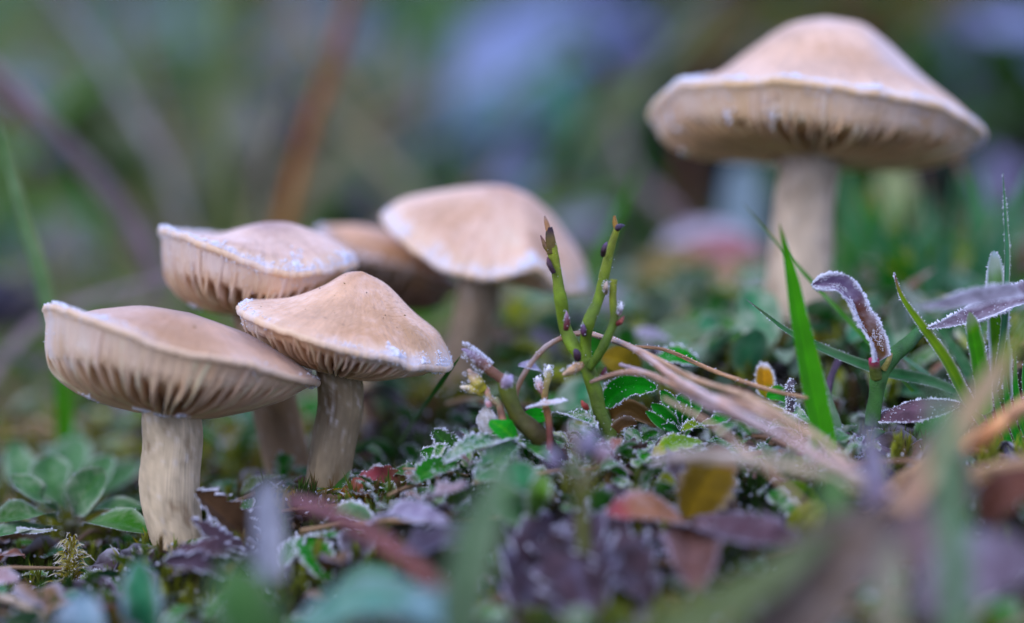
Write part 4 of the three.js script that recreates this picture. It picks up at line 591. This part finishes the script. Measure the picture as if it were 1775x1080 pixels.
{
  const z = .262, t = plant('blurred_budding_twig', 'blurred twig with round lilac buds in front of the green shoot base', 'twig', [1005, 900, z], [[[[1012, 960, z], [1010, 890, z], [1020, 830, z], [1040, 790, z]], [22, 20, 18, 14], [0.13, 0.15, 0.05], [0.2, 0.16, 0.1]], [[[1010, 880, z], [990, 845, z], [968, 800, z]], [16, 14, 12], [0.14, 0.16, 0.05], [0.2, 0.14, 0.12]], [[[1015, 850, z], [1000, 800, z], [990, 740, z]], [14, 13, 12], [0.3, 0.3, 0.2], [0.45, 0.36, 0.34]]], []);
  bud(t, [[965, 815, z], [958, 795, z], [950, 778, z]], 36, [0.18, 0.14, 0.2], [0.36, 0.35, 0.43]); bud(t, [[1040, 800, z], [1048, 785, z], [1056, 768, z]], 36, [0.3, 0.2, 0.22], [0.55, 0.46, 0.5]); bud(t, [[1012, 790, z], [1020, 765, z], [1022, 742, z]], 46, [0.2, 0.18, 0.24], [0.34, 0.32, 0.39]);
}
near('foreground_leaf', 'blurred wide olive blade rising from the bottom edge at right', 'blade', [[1050, 1180, .226], [1200, 1090, .228], [1360, 990, .232], [1480, 880, .238]], 110, { out: 'lance', up: [-0.4, 0.7, 0.6], col: [0.135, 0.18, 0.10], rime: 0.1 });
near('foreground_leaf', 'blurred brown grey dead leaf at the bottom right', 'dead leaf', [[1330, 1150, .232], [1420, 1000, .234], [1540, 880, .238]], 160, { up: [0.1, 0.6, 0.8], col: [0.20, 0.155, 0.12], rime: 0.15, wave: 0.3 });
near('foreground_leaf', 'blurred lilac brown leaf sloping at the lower right', 'dead leaf', [[1480, 1010, .24], [1580, 940, .238], [1700, 930, .24]], 120, { up: [0, 0.7, 0.7], col: [0.20, 0.14, 0.13], rime: 0.2, wave: 0.3 });
near('foreground_leaf', 'blurred grey purple leaf in the lower right corner', 'dead leaf', [[1590, 1080, .232], [1690, 990, .234], [1820, 960, .238]], 150, { up: [0, 0.7, 0.7], col: [0.20, 0.15, 0.17], rime: 0.3, wave: 0.3 });
near('foreground_leaf', 'blurred tall pale green blade at the lower right', 'blade', [[1660, 1180, .224], [1655, 1020, .224], [1645, 850, .226], [1625, 660, .23]], 50, { out: 'strap', up: [0.1, 0.2, 1], col: [0.16, 0.30, 0.20], rime: 0.2 });
near('foreground_leaf', 'blurred reddish brown upright leaf with pale margin at right', 'leaf', [[1648, 900, .256], [1636, 820, .254], [1625, 735, .256]], 104, { up: [0, 0.2, 1], col: [0.30, 0.12, 0.11], edge: [0.45, 0.38, 0.45], edgeAt: 0.75, fold: 0.3, rime: 0.15 });
near('foreground_leaf', 'blurred lilac upright blade left of the reddish leaf', 'blade', [[1515, 900, .252], [1510, 810, .252], [1500, 715, .253]], 52, { out: 'lance', up: [0.3, 0.1, 0.95], col: [0.36, 0.33, 0.40], base: [0.3, 0.2, 0.24], rime: 0.4, fold: 0.5 });
near('foreground_leaf', 'broad blurred tan blade crossing the right edge diagonally', 'blade', [[1560, 890, .250], [1640, 780, .251], [1720, 660, .253], [1800, 530, .256]], 66, { out: 'blade', up: [-0.5, 0.4, 0.8], col: [0.40, 0.30, 0.18], base: [0.46, 0.30, 0.22], tip: [0.22, 0.34, 0.1], tipAt: 0.75, rime: 0.2 });
near('foreground_leaf', 'blurred red brown leaf at the right edge low down', 'dead leaf', [[1700, 900, .26], [1750, 850, .258], [1830, 820, .258]], 80, { up: [0, 0.6, 0.8], col: [0.20, 0.09, 0.06], rime: 0.1 });
near('foreground_leaf', 'blurred dull green upright blade right of the orange leaf', 'blade', [[1452, 980, .246], [1448, 900, .247], [1440, 820, .25]], 60, { out: 'strap', up: [0.1, 0.2, 1], col: [0.10, 0.20, 0.09], rime: 0.1 });
near('foreground_leaf', 'blurred pale stalk crossing the brown dead leaf at bottom right', 'blade', [[1545, 1160, .228], [1540, 1040, .23], [1550, 930, .234]], 46, { out: 'strap', up: [0.1, 0.2, 1], col: [0.30, 0.30, 0.24], rime: 0.4 });
plant('yellow_curled_leaf', 'yellow green curled leaf with orange inside right of the fallen leaf', 'leaf', [1400, 925, .288], [], [[[[1340, 890, .288], [1375, 855, .286], [1425, 880, .285]], 46, { up: [0, 0.3, 0.9], col: [0.16, 0.28, 0.02], tip: [0.2, 0.3, 0.04] }], [[[1380, 945, .283], [1395, 905, .281], [1425, 870, .282]], 62, { up: [0.2, 0.4, 0.9], col: [0.32, 0.38, 0.12], rime: 0.2 }], [[[1335, 905, .29], [1350, 880, .289], [1372, 858, .29]], 40, { up: [-0.3, 0.3, 0.9], col: [0.45, 0.18, 0.02] }]]);
// middle distance behind the shoot
const mid = (name, label, cat, pts, w, o) => leafThing(name, label, cat, pts, w, { frost: 0, nt: 18, ns: 8, ...o });
mid('background_leaf', 'blurred pinkish red leaf between the middle and tall mushrooms', 'leaf', [[1180, 445, .40], [1250, 432, .395], [1325, 452, .39]], 66, { up: [0, 0.6, 0.8], col: [0.35, 0.17, 0.17], base: [0.38, 0.24, 0.15], rime: 0.1 });
mid('background_leaf', 'blurred frosted lilac white leaf lying on the pinkish red leaf', 'leaf', [[1140, 430, .41], [1210, 402, .41], [1300, 412, .405]], 52, { up: [0, 0.8, 0.55], col: [0.46, 0.41, 0.46], rime: 0.5 });
mid('background_leaf', 'blurred orange olive leaf left of the pinkish red one', 'leaf', [[1110, 520, .39], [1140, 470, .39], [1190, 430, .39]], 74, { up: [-0.2, 0.3, 0.9], col: [0.27, 0.22, 0.11], rime: 0.1 });
mid('background_leaf', 'blurred olive green leaf under the pinkish red leaf', 'leaf', [[1225, 555, .385], [1205, 505, .385], [1215, 452, .388]], 86, { up: [0.1, 0.2, 0.95], col: [0.20, 0.24, 0.07] });
mid('background_leaf', 'blurred tan upright leaf beside the tall stem', 'leaf', [[1272, 560, .375], [1262, 500, .375], [1258, 445, .378]], 52, { up: [0.2, 0.2, 0.95], col: [0.46, 0.30, 0.22] });
mid('background_leaf', 'blurred yellow green leaf right of the middle mushroom stem', 'leaf', [[985, 610, .36], [925, 565, .36], [880, 520, .362]], 84, { up: [0.2, 0.4, 0.9], col: [0.30, 0.34, 0.04] });
mid('background_leaf', 'blurred moss green leaf low right of the middle mushroom stem', 'leaf', [[1000, 630, .345], [930, 612, .345], [860, 625, .345]], 70, { up: [0, 0.5, 0.85], col: [0.13, 0.22, 0.03] });
mid('background_leaf', 'blurred pale teal leaf below the middle mushroom right edge', 'leaf', [[1010, 560, .37], [950, 528, .368], [880, 545, .366]], 70, { up: [0, 0.7, 0.65], col: [0.20, 0.36, 0.30], rime: 0.25 });
mid('background_leaf', 'blurred dark green leaf left of the tall stem base', 'leaf', [[1110, 560, .36], [1200, 548, .352], [1310, 575, .348]], 62, { up: [0, 0.75, 0.6], col: [0.035, 0.17, 0.08] });
mid('background_leaf', 'second blurred green leaf low beside the tall stem base', 'leaf', [[1180, 600, .345], [1260, 580, .34], [1340, 600, .336]], 44, { up: [0, 0.8, 0.55], col: [0.045, 0.20, 0.09], rime: 0.12 });
mid('background_leaf', 'blurred pale green frosted leaf behind the straw peak', 'leaf', [[1100, 640, .335], [1160, 590, .335], [1240, 570, .336]], 62, { up: [0.1, 0.5, 0.8], col: [0.22, 0.34, 0.25], rime: 0.3 });
mid('background_leaf', 'blurred lilac grey leaf right of the straw peak', 'leaf', [[1080, 585, .33], [1120, 578, .328], [1165, 590, .328]], 34, { up: [0, 0.8, 0.55], col: [0.36, 0.33, 0.40], rime: 0.5 });
mid('background_leaf', 'blurred yellow oval leaf under the tall cap at right', 'leaf', [[1515, 462, .37], [1565, 456, .368], [1620, 460, .37]], 38, { up: [0, 0.5, 0.8], col: [0.28, 0.36, 0.05] });
mid('background_leaf', 'blurred dark red brown twig leaf behind the shoot fork', 'leaf', [[1075, 560, .38], [1110, 525, .38], [1090, 490, .382]], 26, { up: [0, 0.3, 0.9], col: [0.28, 0.13, 0.10] });
mid('background_leaf', 'yellow orange small leaf behind the shoot beneath the straw arch', 'leaf', [[1110, 650, .312], [1075, 625, .31], [1040, 615, .311]], 56, { up: [0, 0.35, 0.9], col: [0.24, 0.18, 0.03] });
mid('background_leaf', 'lilac frosted small leaf left of the shoot under the straw arch', 'leaf', [[945, 650, .306], [922, 635, .304], [898, 632, .304]], 30, { up: [0, 0.7, 0.6], col: [0.34, 0.32, 0.42], rime: 0.6, frost: 60 });
blade('dark green thin blade leaning out from under the cone shaped cap', [[690, 770, .318], [720, 720, .312], [760, 665, .306], [800, 615, .302]], 26, { col: [0.06, 0.17, 0.06], base: [0.12, 0.2, 0.04], up: [0.5, 0.3, 0.8] });
blade('blurred light green blade slanting up right of the middle cap', [[1000, 560, .37], [1035, 450, .366], [1070, 370, .364], [1118, 276, .362]], 26, { col: [0.14, 0.34, 0.12], out: 'lance', up: [0.4, 0.2, 0.9] });
for (let i = 0; i < 26; i++) { // tuft under the tall cap
  const r = rng(i * 31 + 5), x = 1475 + 270 * r(), z = .345 + .05 * r(), y = 540 - 30 * r(), lx = (r() - 0.45) * 150, h = 130 + 140 * r();
  blade('blurred green grass blade in the tuft under the tall cap', [[x, y, z], [x + lx * 0.3, y - h * 0.55, z], [x + lx, y - h, z + 0.01 * (r() - 0.5)]], 15 + 12 * r(), { group: 'grass tuft under the tall mushroom cap', col: mixc([0.045, 0.20, 0.05], [0.14, 0.30, 0.22], r()), tip: i % 6 === 0 ? [0.3, 0.1, 0.08] : undefined, nt: 14, ns: 4, rime: 0.1, up: [r() - 0.5, 0.3, 0.9] }).userData.group = 'grass tuft under the tall mushroom cap';
}
mid('background_leaf', 'blurred pale yellow green leaf behind the tuft under the tall cap', 'leaf', [[1560, 400, .42], [1550, 330, .42], [1560, 275, .42]], 66, { up: [0, 0.4, 0.9], col: [0.34, 0.42, 0.26], rime: 0.3 });
mid('background_leaf', 'blurred olive yellow leaf right of the tall stem', 'leaf', [[1500, 460, .40], [1510, 390, .40], [1500, 330, .40]], 60, { up: [0, 0.3, 0.95], col: [0.22, 0.24, 0.03] });
mid('background_leaf', 'blurred tall grey teal leaf left of the tall stem under the cap', 'leaf', [[1290, 460, .42], [1285, 370, .425], [1290, 280, .43]], 74, { out: 'strap', up: [0, 0.2, 0.95], col: [0.20, 0.26, 0.27], rime: 0.2 });
// left side, behind the front mushrooms
blade('bright green blade standing at the far left edge', [[95, 600, .335], [70, 480, .333], [40, 380, .331], [18, 290, .329], [-8, 190, .327]], 34, { col: [0.20, 0.33, 0.19], rime: 0.15, up: [0.4, 0.2, 0.9] });
blade('blurred green blade below the front left cap at far left', [[112, 800, .345], [108, 700, .345], [95, 610, .346]], 36, { col: [0.10, 0.28, 0.03], up: [0.4, 0.2, 0.9] });
scatter('midground_grass', 'blurred short grass and stalks behind the mushrooms', 'grass', 520, 91, (mb, R) => {
  const z = 0.36 + 0.16 * R(), left = R() < 0.75, x = left ? -0.012 - R() * (halfW(z) - 0.005) : 0.01 + R() * halfW(z), k = R();
  const c = k < 0.3 ? [0.12, 0.24, 0.08] : k < 0.6 ? [0.24, 0.27, 0.20] : k < 0.8 ? [0.29, 0.27, 0.16] : [0.30, 0.25, 0.26];
  wildGrass(mb, R, x, z, (left ? 0.012 + 0.026 * R() : 0.006 + 0.008 * R()), 0.0009 + 0.0012 * R(), 0.3 + 0.9 * R(), c);
}, M.grass);
straw('blurred lilac brown stalk leaning at the upper left', [[310, 620, .40], [262, 470, .395], [180, 330, .39], [90, 230, .385], [-20, 110, .38]], [28, 30, 32, 30, 26], [0.28, 0.20, 0.22], [0.24, 0.19, 0.19], { name: 'dry_stalk', cat: 'stalk' });
straw('blurred dark brown stalk behind the lilac brown one', [[330, 620, .43], [250, 420, .43], [120, 260, .43], [-30, 160, .43]], [24, 28, 28, 26], [0.13, 0.08, 0.07], [0.13, 0.09, 0.07], { name: 'dry_stalk', cat: 'stalk' });
straw('blurred orange brown stalk slanting behind the rear caps', [[470, 500, .42], [500, 360, .42], [535, 230, .42], [575, 110, .42], [620, -40, .42]], [28, 27, 26, 26, 24], [0.42, 0.20, 0.08], [0.20, 0.085, 0.05], { name: 'dry_stalk', cat: 'stalk' });
straw('blurred grey olive stalk rising at upper left of centre', [[320, 560, .48], [310, 350, .48], [270, 180, .48], [215, -40, .48]], [22, 20, 20, 18], [0.28, 0.18, 0.09], [0.16, 0.14, 0.12], { name: 'dry_stalk', cat: 'stalk' });
straw('blurred grey stalk crossing the far upper left corner', [[345, 470, .46], [285, 290, .46], [190, 130, .46], [80, -30, .46]], [20, 22, 22, 20], [0.30, 0.28, 0.26], [0.24, 0.23, 0.24], { name: 'dry_stalk', cat: 'stalk' });
straw('blurred thin olive stalk standing above the upturned cap', [[400, 480, .44], [395, 330, .44], [375, 180, .44], [380, -20, .44]], [16, 16, 15, 14], [0.22, 0.26, 0.10], [0.16, 0.24, 0.12], { name: 'dry_stalk', cat: 'stalk' });
straw('blurred thin tan stalk left of the orange brown one', [[430, 470, .45], [450, 320, .45], [490, 180, .45], [510, -20, .45]], [14, 15, 15, 13], [0.34, 0.28, 0.18], [0.24, 0.22, 0.2], { name: 'dry_stalk', cat: 'stalk' });
straw('blurred pale straw leaning down to the middle mushroom', [[740, 360, .5], [690, 310, .5], [620, 245, .5], [540, 170, .5]], [24, 26, 24, 22], [0.36, 0.31, 0.21], [0.24, 0.24, 0.16], { name: 'dry_stalk', cat: 'stalk' });
straw('blurred pinkish tan stalk behind the middle mushroom right side', [[1210, 430, .46], [1140, 350, .46], [1090, 290, .46], [1070, 200, .46]], [26, 28, 26, 22], [0.30, 0.23, 0.23], [0.17, 0.14, 0.14], { name: 'dry_stalk', cat: 'stalk' });
{
  const t = thing('dark_stone', 'dark blurred rounded stone low at the left edge', 'stone', at(10, 560, .40)), m = new MB(), c = at(0, 525, .40), s = K * .40;
  m.grid(24, 32, (i, j) => { const a = i / 24 * Math.PI, b = j / 32 * 6.28318, d = V(Math.sin(a) * Math.cos(b), Math.cos(a), Math.sin(a) * Math.sin(b)), k = 1 + 0.3 * fbm(d.x * 1.5, d.y * 1.5, d.z * 1.5 + 3, 3); return [c.clone().add(V(d.x * 84 * k * s, d.y * 46 * k * s, d.z * 60 * k * s)), mul([0.055, 0.05, 0.075], 1 + 0.6 * fbm(d.x * 6, d.y * 6, d.z * 6, 3)), b, a]; }, true);
  part(t, 'stone_body', m, M.twig);
}
// far, very blurred leaves on the bank
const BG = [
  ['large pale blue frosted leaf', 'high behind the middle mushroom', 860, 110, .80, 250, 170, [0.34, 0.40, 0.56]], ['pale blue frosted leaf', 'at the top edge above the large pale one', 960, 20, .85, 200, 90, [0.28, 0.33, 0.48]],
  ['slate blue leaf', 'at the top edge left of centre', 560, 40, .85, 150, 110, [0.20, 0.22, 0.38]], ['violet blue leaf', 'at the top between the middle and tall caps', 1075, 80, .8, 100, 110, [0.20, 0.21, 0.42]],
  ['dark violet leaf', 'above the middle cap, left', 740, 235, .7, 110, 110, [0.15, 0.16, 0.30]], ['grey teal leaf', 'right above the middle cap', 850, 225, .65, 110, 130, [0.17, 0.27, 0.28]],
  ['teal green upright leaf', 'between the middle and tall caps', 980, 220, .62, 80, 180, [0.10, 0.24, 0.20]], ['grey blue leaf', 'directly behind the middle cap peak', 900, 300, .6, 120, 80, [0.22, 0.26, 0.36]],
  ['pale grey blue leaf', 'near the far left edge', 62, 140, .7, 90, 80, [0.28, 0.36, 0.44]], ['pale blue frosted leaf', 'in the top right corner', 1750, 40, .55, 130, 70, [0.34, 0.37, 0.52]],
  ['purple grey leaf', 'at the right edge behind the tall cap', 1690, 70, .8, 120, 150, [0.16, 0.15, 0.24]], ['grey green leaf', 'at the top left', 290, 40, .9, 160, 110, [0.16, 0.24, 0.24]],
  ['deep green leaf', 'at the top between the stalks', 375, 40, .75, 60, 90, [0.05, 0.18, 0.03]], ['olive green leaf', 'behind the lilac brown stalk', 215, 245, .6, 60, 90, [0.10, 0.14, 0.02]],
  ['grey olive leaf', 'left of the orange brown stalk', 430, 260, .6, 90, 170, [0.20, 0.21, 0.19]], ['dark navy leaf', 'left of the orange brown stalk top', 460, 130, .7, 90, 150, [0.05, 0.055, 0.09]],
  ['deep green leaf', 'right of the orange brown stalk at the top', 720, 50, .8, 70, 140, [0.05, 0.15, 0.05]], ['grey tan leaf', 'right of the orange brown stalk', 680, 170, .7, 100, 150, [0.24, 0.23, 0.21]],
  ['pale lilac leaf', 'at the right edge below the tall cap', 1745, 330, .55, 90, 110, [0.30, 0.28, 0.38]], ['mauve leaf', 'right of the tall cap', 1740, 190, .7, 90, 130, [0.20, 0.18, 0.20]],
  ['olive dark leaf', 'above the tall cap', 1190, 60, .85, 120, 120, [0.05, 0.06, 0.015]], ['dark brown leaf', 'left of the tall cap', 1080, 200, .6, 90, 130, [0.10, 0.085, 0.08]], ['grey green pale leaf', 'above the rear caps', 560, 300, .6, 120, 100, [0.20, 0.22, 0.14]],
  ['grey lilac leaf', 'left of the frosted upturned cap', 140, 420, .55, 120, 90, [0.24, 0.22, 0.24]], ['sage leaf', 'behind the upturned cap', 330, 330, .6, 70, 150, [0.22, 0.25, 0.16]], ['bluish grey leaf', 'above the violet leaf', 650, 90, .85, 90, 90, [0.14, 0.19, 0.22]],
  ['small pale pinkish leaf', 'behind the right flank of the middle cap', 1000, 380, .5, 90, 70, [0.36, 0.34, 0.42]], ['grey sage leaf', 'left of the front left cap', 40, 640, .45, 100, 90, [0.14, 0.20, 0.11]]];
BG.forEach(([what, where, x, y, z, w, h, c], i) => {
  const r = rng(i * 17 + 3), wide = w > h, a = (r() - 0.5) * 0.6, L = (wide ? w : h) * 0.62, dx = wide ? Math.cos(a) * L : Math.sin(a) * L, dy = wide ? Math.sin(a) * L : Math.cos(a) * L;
  z = 0.48 + (z - 0.45) * 0.45; mid('distant_leaf', `very blurred ${what} ${where}`, 'leaf', [[x - dx, y + dy + 8, z], [x, y, z - .012], [x + dx, y - dy, z]], (wide ? h : w) * 1.15, { up: [(r() - 0.5) * 0.6, 0.55, 0.8], col: mixc(c, x < 700 ? [0.22, 0.25, 0.25] : c, 0.6), vein: c, m: M.fuzzy, rime: 0 });  // left-hand leaf colours blended to grey as painted haze
});
// ------------------------------------------------------------------ ground cover nobody could count
{ // moss: starry little shoots
  const mb = new MB(), r = rng(5);
  for (let i = 0; i < 30; i++) { const a = i * 2.399, h = i / 30, d = V(Math.cos(a) * (1 - h * 0.7), 0.35 + h, Math.sin(a) * (1 - h * 0.7)).normalize(), p = V(0, h * 0.0022, 0), l = 0.0013 * (0.7 + 0.5 * r()), x = V(-Math.sin(a), 0, Math.cos(a)).multiplyScalar(0.00013), b = mb.n; mb.v(p.clone().add(x), [.6, .6, .5]); mb.v(p.clone().sub(x), [.6, .6, .5]); mb.v(p.clone().addScaledVector(d, l), [.95, .95, .9]); mb.i.push(b, b + 1, b + 2); }
  const R = rng(77);
  inst('moss', 'low olive and green moss covering the ground between the plants', 'moss', mb, M.leaf, 16000, () => {
    const z = 0.20 + 0.42 * Math.pow(R(), 1.2), x = (R() * 2 - 1) * halfW(z) * 1.1, n = fbm(x * 50, 1, z * 50, 3), y = ground(x, -z);
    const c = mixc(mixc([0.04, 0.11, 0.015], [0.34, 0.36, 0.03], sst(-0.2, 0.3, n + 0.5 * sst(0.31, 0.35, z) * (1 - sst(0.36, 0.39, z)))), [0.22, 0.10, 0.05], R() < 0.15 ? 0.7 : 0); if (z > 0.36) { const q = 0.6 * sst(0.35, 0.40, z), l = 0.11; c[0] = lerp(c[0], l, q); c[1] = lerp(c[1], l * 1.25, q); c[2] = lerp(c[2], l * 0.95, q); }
    return [V(x, y - 0.0003, -z), [(R() - 0.5) * 0.7, R() * 6.28, (R() - 0.5) * 0.7], 0.6 + 1.0 * R(), mul(c, 0.7 + 0.9 * R())];
  });
}
scatter('leaf_litter', 'dark purple brown frosted dead leaves covering the ground', 'leaf litter', 900, 11, (mb, R) => {
  const z = 0.205 + 0.34 * R() * R() + 0.10 * R(), x = (R() * 2 - 1) * halfW(z) * 1.1, size = 0.003 + 0.005 * R(), k = R();
  lying(mb, R, x, z, size, 0.0015, 0.5, { w: size * (0.5 + 0.4 * R()), col: k < 0.55 ? [0.075, 0.05, 0.055] : k < 0.8 ? [0.15, 0.09, 0.05] : k < 0.93 ? [0.26, 0.17, 0.10] : [0.34, 0.14, 0.08], edge: mixc([0.3, 0.28, 0.33], FROST, 0.4 * R()), edgeAt: 0.7, rime: R() < 0.4 ? 0.35 : 0.08, wave: 0.5, fold: 0.3 * R(), teeth: 0.25, nteeth: 5 });
}, M.leaf);
const groundFrost = new MB();
scatter('ground_leaves', 'small green frosted leaves growing low over the ground', 'ground cover', 1500, 23, (mb, R) => {
  const z = 0.21 + 0.30 * R() * R() + 0.14 * R(), x = (R() * 2 - 1) * halfW(z) * 1.1, size = 0.0022 + 0.0038 * R(), k = R();
  if (fbm(x * 40 + 9, 2, z * 40, 2) < -0.05) return;
  lying(mb, R, x, z, size, 0.003, 1.2, { w: size * (0.45 + 0.35 * R()), col: k < 0.5 ? [0.05, 0.20, 0.04] : k < 0.75 ? [0.10, 0.25, 0.15] : k < 0.9 ? [0.17, 0.27, 0.05] : [0.04, 0.12, 0.06], edge: mixc([0.2, 0.35, 0.22], FROST, 0.7 * R()), edgeAt: 0.75, rime: R() < 0.5 ? 0.7 : 0.15, wave: 0.15, fold: 0.35 * R(), teeth: R() < 0.5 ? 0.3 : 0, nteeth: 5, frost: 46, surf: 16, fsize: 0.00024 }, z > 0.265 && z < 0.335 ? groundFrost : null);
}, M.leaf);
scatter('frosted_small_leaves', 'dense tangle of small frosted green leaves round the foot of the shoot', 'ground cover', 620, 25, (mb, R) => {
  const z = 0.283 + 0.034 * R(), px = 640 + 860 * R(), x = (px - 887.5) * K * z, size = 0.0013 + 0.0022 * R(), k = R();
  lying(mb, R, x, z, size, 0.0042, 1.6, { w: size * (0.5 + 0.35 * R()), col: k < 0.6 ? [0.045, 0.20, 0.035] : k < 0.8 ? [0.11, 0.27, 0.13] : k < 0.93 ? [0.20, 0.30, 0.05] : [0.26, 0.12, 0.08], edge: mixc([0.25, 0.4, 0.28], FROST, 0.8 * R()), edgeAt: 0.7, rime: R() < 0.55 ? 0.8 : 0.2, wave: 0.2, fold: 0.4 * R(), teeth: R() < 0.6 ? 0.35 : 0, nteeth: 5, frost: 44, surf: 24, fsize: 0.00022 }, groundFrost);
}, M.leaf);
{ const o = new THREE.Mesh(groundFrost.geo(), M.frost); o.name = 'hoar_frost'; o.userData = { label: 'white hoar frost fringing the small ground leaves', category: 'frost', kind: 'stuff' }; o.castShadow = o.receiveShadow = true; scene.add(o); }
scatter('leafy_ground_cover', 'blurred dense mat of green and teal leaves behind the shoot', 'ground cover', 1100, 27, (mb, R) => {
  const z = 0.316 + 0.11 * R(), x = R() < 0.85 ? 0.001 + R() * halfW(z) : -R() * halfW(z), size = 0.0035 + 0.005 * R(), k = R();
  lying(mb, R, x, z, size, 0.003, 1.9, { w: size * (0.4 + 0.35 * R()), col: k < 0.35 ? [0.045, 0.20, 0.05] : k < 0.6 ? [0.09, 0.27, 0.17] : k < 0.75 ? [0.28, 0.34, 0.05] : k < 0.85 ? [0.24, 0.34, 0.30] : k < 0.93 ? [0.30, 0.15, 0.10] : [0.40, 0.36, 0.42], edge: mixc([0.2, 0.35, 0.25], FROST, 0.6 * R()), rime: R() < 0.5 ? 0.6 : 0.12, wave: 0.15, fold: 0.3 });
}, M.leaf);
scatter('grass_tuft', 'blurred thick tuft of green grass right of the tall mushroom stem', 'grass', 210, 29, (mb, R) => {
  const z = 0.318 + 0.085 * R(), x = (560 + 340 * R()) * K * z + 0.002 * R(), k = R();
  wildGrass(mb, R, x, z, 0.007 + 0.014 * R() * (0.4 + 0.6 * sst(0.32, 0.36, z)), 0.0008 + 0.0009 * R(), 0.2 + 0.9 * R(), k < 0.5 ? [0.05, 0.22, 0.05] : k < 0.75 ? [0.12, 0.30, 0.20] : k < 0.9 ? [0.22, 0.32, 0.10] : [0.30, 0.34, 0.30]);
}, M.grass);
{ // moss and crumbs round the stem feet
  const feet = [[318, 965, .297, .0036], [556, 880, .305, .003], [520, 875, .318, .003], [780, 690, .338, .003], [1378, 575, .335, .005], [622, 790, .352, .003]].map(([a, b, c, q]) => [at(a, b, c), q]);
  scatter('moss_fringe', 'green and olive moss growing round the feet of the mushroom stems', 'moss', 900, 33, (mb, R, k) => {
    const [f, q] = feet[k % feet.length], a = R() * 6.28, d = q * (0.8 + 1.1 * R()), x = f.x + Math.cos(a) * d, z = f.z + Math.sin(a) * d, p = V(x, ground(x, z) - 0.0002, z), h = 0.0012 + 0.0022 * R(), c = mixc([0.08, 0.16, 0.03], [0.34, 0.28, 0.08], R());
    leaf(mb, null, [p, p.clone().add(V((R() - 0.5) * h, h * 0.6, (R() - 0.5) * h)), p.clone().add(V((R() - 0.5) * h * 1.6, h, (R() - 0.5) * h * 1.6))], 0.0005, { out: 'lance', up: V(R() - 0.5, 0.4, 1).normalize(), scale: 1, nt: 5, ns: 2, col: c, relief: 0, tip: R() < 0.4 ? FROST : undefined, seed: k });
  }, M.leaf);
}
scatter('dry_needles', 'scattered thin tan needles and dry stalks on the ground', 'litter', 260, 41, (mb, R) => {
  const z = 0.22 + 0.28 * R(), x = (R() * 2 - 1) * halfW(z), a = R() * 6.28, l = 0.006 + 0.012 * R(), p = V(x, ground(x, -z) + 0.001 + 0.002 * R(), -z), d = V(Math.cos(a), (R() - 0.4) * 0.3, Math.sin(a) * 0.8).multiplyScalar(l), c = mixc([0.18, 0.10, 0.06], [0.5, 0.36, 0.24], R());
  tube(mb, [p, p.clone().addScaledVector(d, 0.5).add(V(0, l * 0.1 * R(), 0)), p.clone().add(d)], [0.6, 0.8, 0.5], () => c, { nt: 6, ns: 5, scale: 0.0007, cap: false });
}, M.twig);
scatter('soil_crumbs', 'crumbs of dark soil, bark and torn leaf scattered between the plants', 'litter', 2600, 47, (mb, R) => {
  const z = 0.22 + 0.14 * R(), x = (R() * 2 - 1) * halfW(z), l = 0.0004 + 0.0012 * R() * R(), c = mixc([0.03, 0.02, 0.015], [0.24, 0.16, 0.10], R() * R());
  mb.spike(V(x, ground(x, -z) + 0.0004 + 0.0012 * R(), -z), V(R() - 0.5, R() * 0.5, R() - 0.5).normalize(), l, l * (0.2 + 0.4 * R()), R() < 0.1 ? FROST : c);
}, M.twig);
scatter('frost_grains', 'loose white frost grains scattered over the ground', 'frost', 5000, 51, (mb, R) => {
  const z = 0.22 + 0.2 * R(), x = (R() * 2 - 1) * halfW(z); const l = 0.0002 + 0.0003 * R(); mb.spike(V(x, ground(x, -z) + 0.0005 + 0.002 * R(), -z), V(R() - 0.5, R(), R() - 0.5).normalize(), l, l * 0.4, FROST);
}, M.frost);
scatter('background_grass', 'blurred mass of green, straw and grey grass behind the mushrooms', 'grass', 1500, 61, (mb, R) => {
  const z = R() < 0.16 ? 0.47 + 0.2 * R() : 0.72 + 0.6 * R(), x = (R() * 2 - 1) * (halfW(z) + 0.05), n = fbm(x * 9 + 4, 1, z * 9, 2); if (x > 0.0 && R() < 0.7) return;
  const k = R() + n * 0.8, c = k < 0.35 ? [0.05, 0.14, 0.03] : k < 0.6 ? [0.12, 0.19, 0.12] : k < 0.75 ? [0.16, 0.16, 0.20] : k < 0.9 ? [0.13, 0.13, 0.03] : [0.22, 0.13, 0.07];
  wildGrass(mb, R, x, z, 0.03 + 0.08 * R(), 0.002 + 0.003 * R(), 0.2 + 0.8 * R(), x > 0.02 ? mul(c, 0.9) : mixc(mul(c, 1.7), [0.24, 0.27, 0.25], 0.4));  // blades on the left lightened and greyed in colour for haze
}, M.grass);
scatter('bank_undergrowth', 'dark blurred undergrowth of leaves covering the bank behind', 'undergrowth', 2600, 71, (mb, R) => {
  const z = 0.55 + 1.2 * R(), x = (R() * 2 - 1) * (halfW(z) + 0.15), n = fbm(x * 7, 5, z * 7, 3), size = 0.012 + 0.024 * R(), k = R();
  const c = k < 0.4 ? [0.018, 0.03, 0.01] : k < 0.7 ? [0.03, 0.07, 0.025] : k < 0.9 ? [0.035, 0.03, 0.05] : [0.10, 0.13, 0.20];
  lying(mb, R, x, z, size, 0.03, 1.8, { w: size * (0.5 + 0.3 * R()), col: mul(c, (x < 0.01 ? 3.6 : 1.1) * (1 + n)), rime: 0, wave: 0.2 });  // left side brightened in its colour to look hazier
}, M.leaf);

renderer.render(scene, camera);
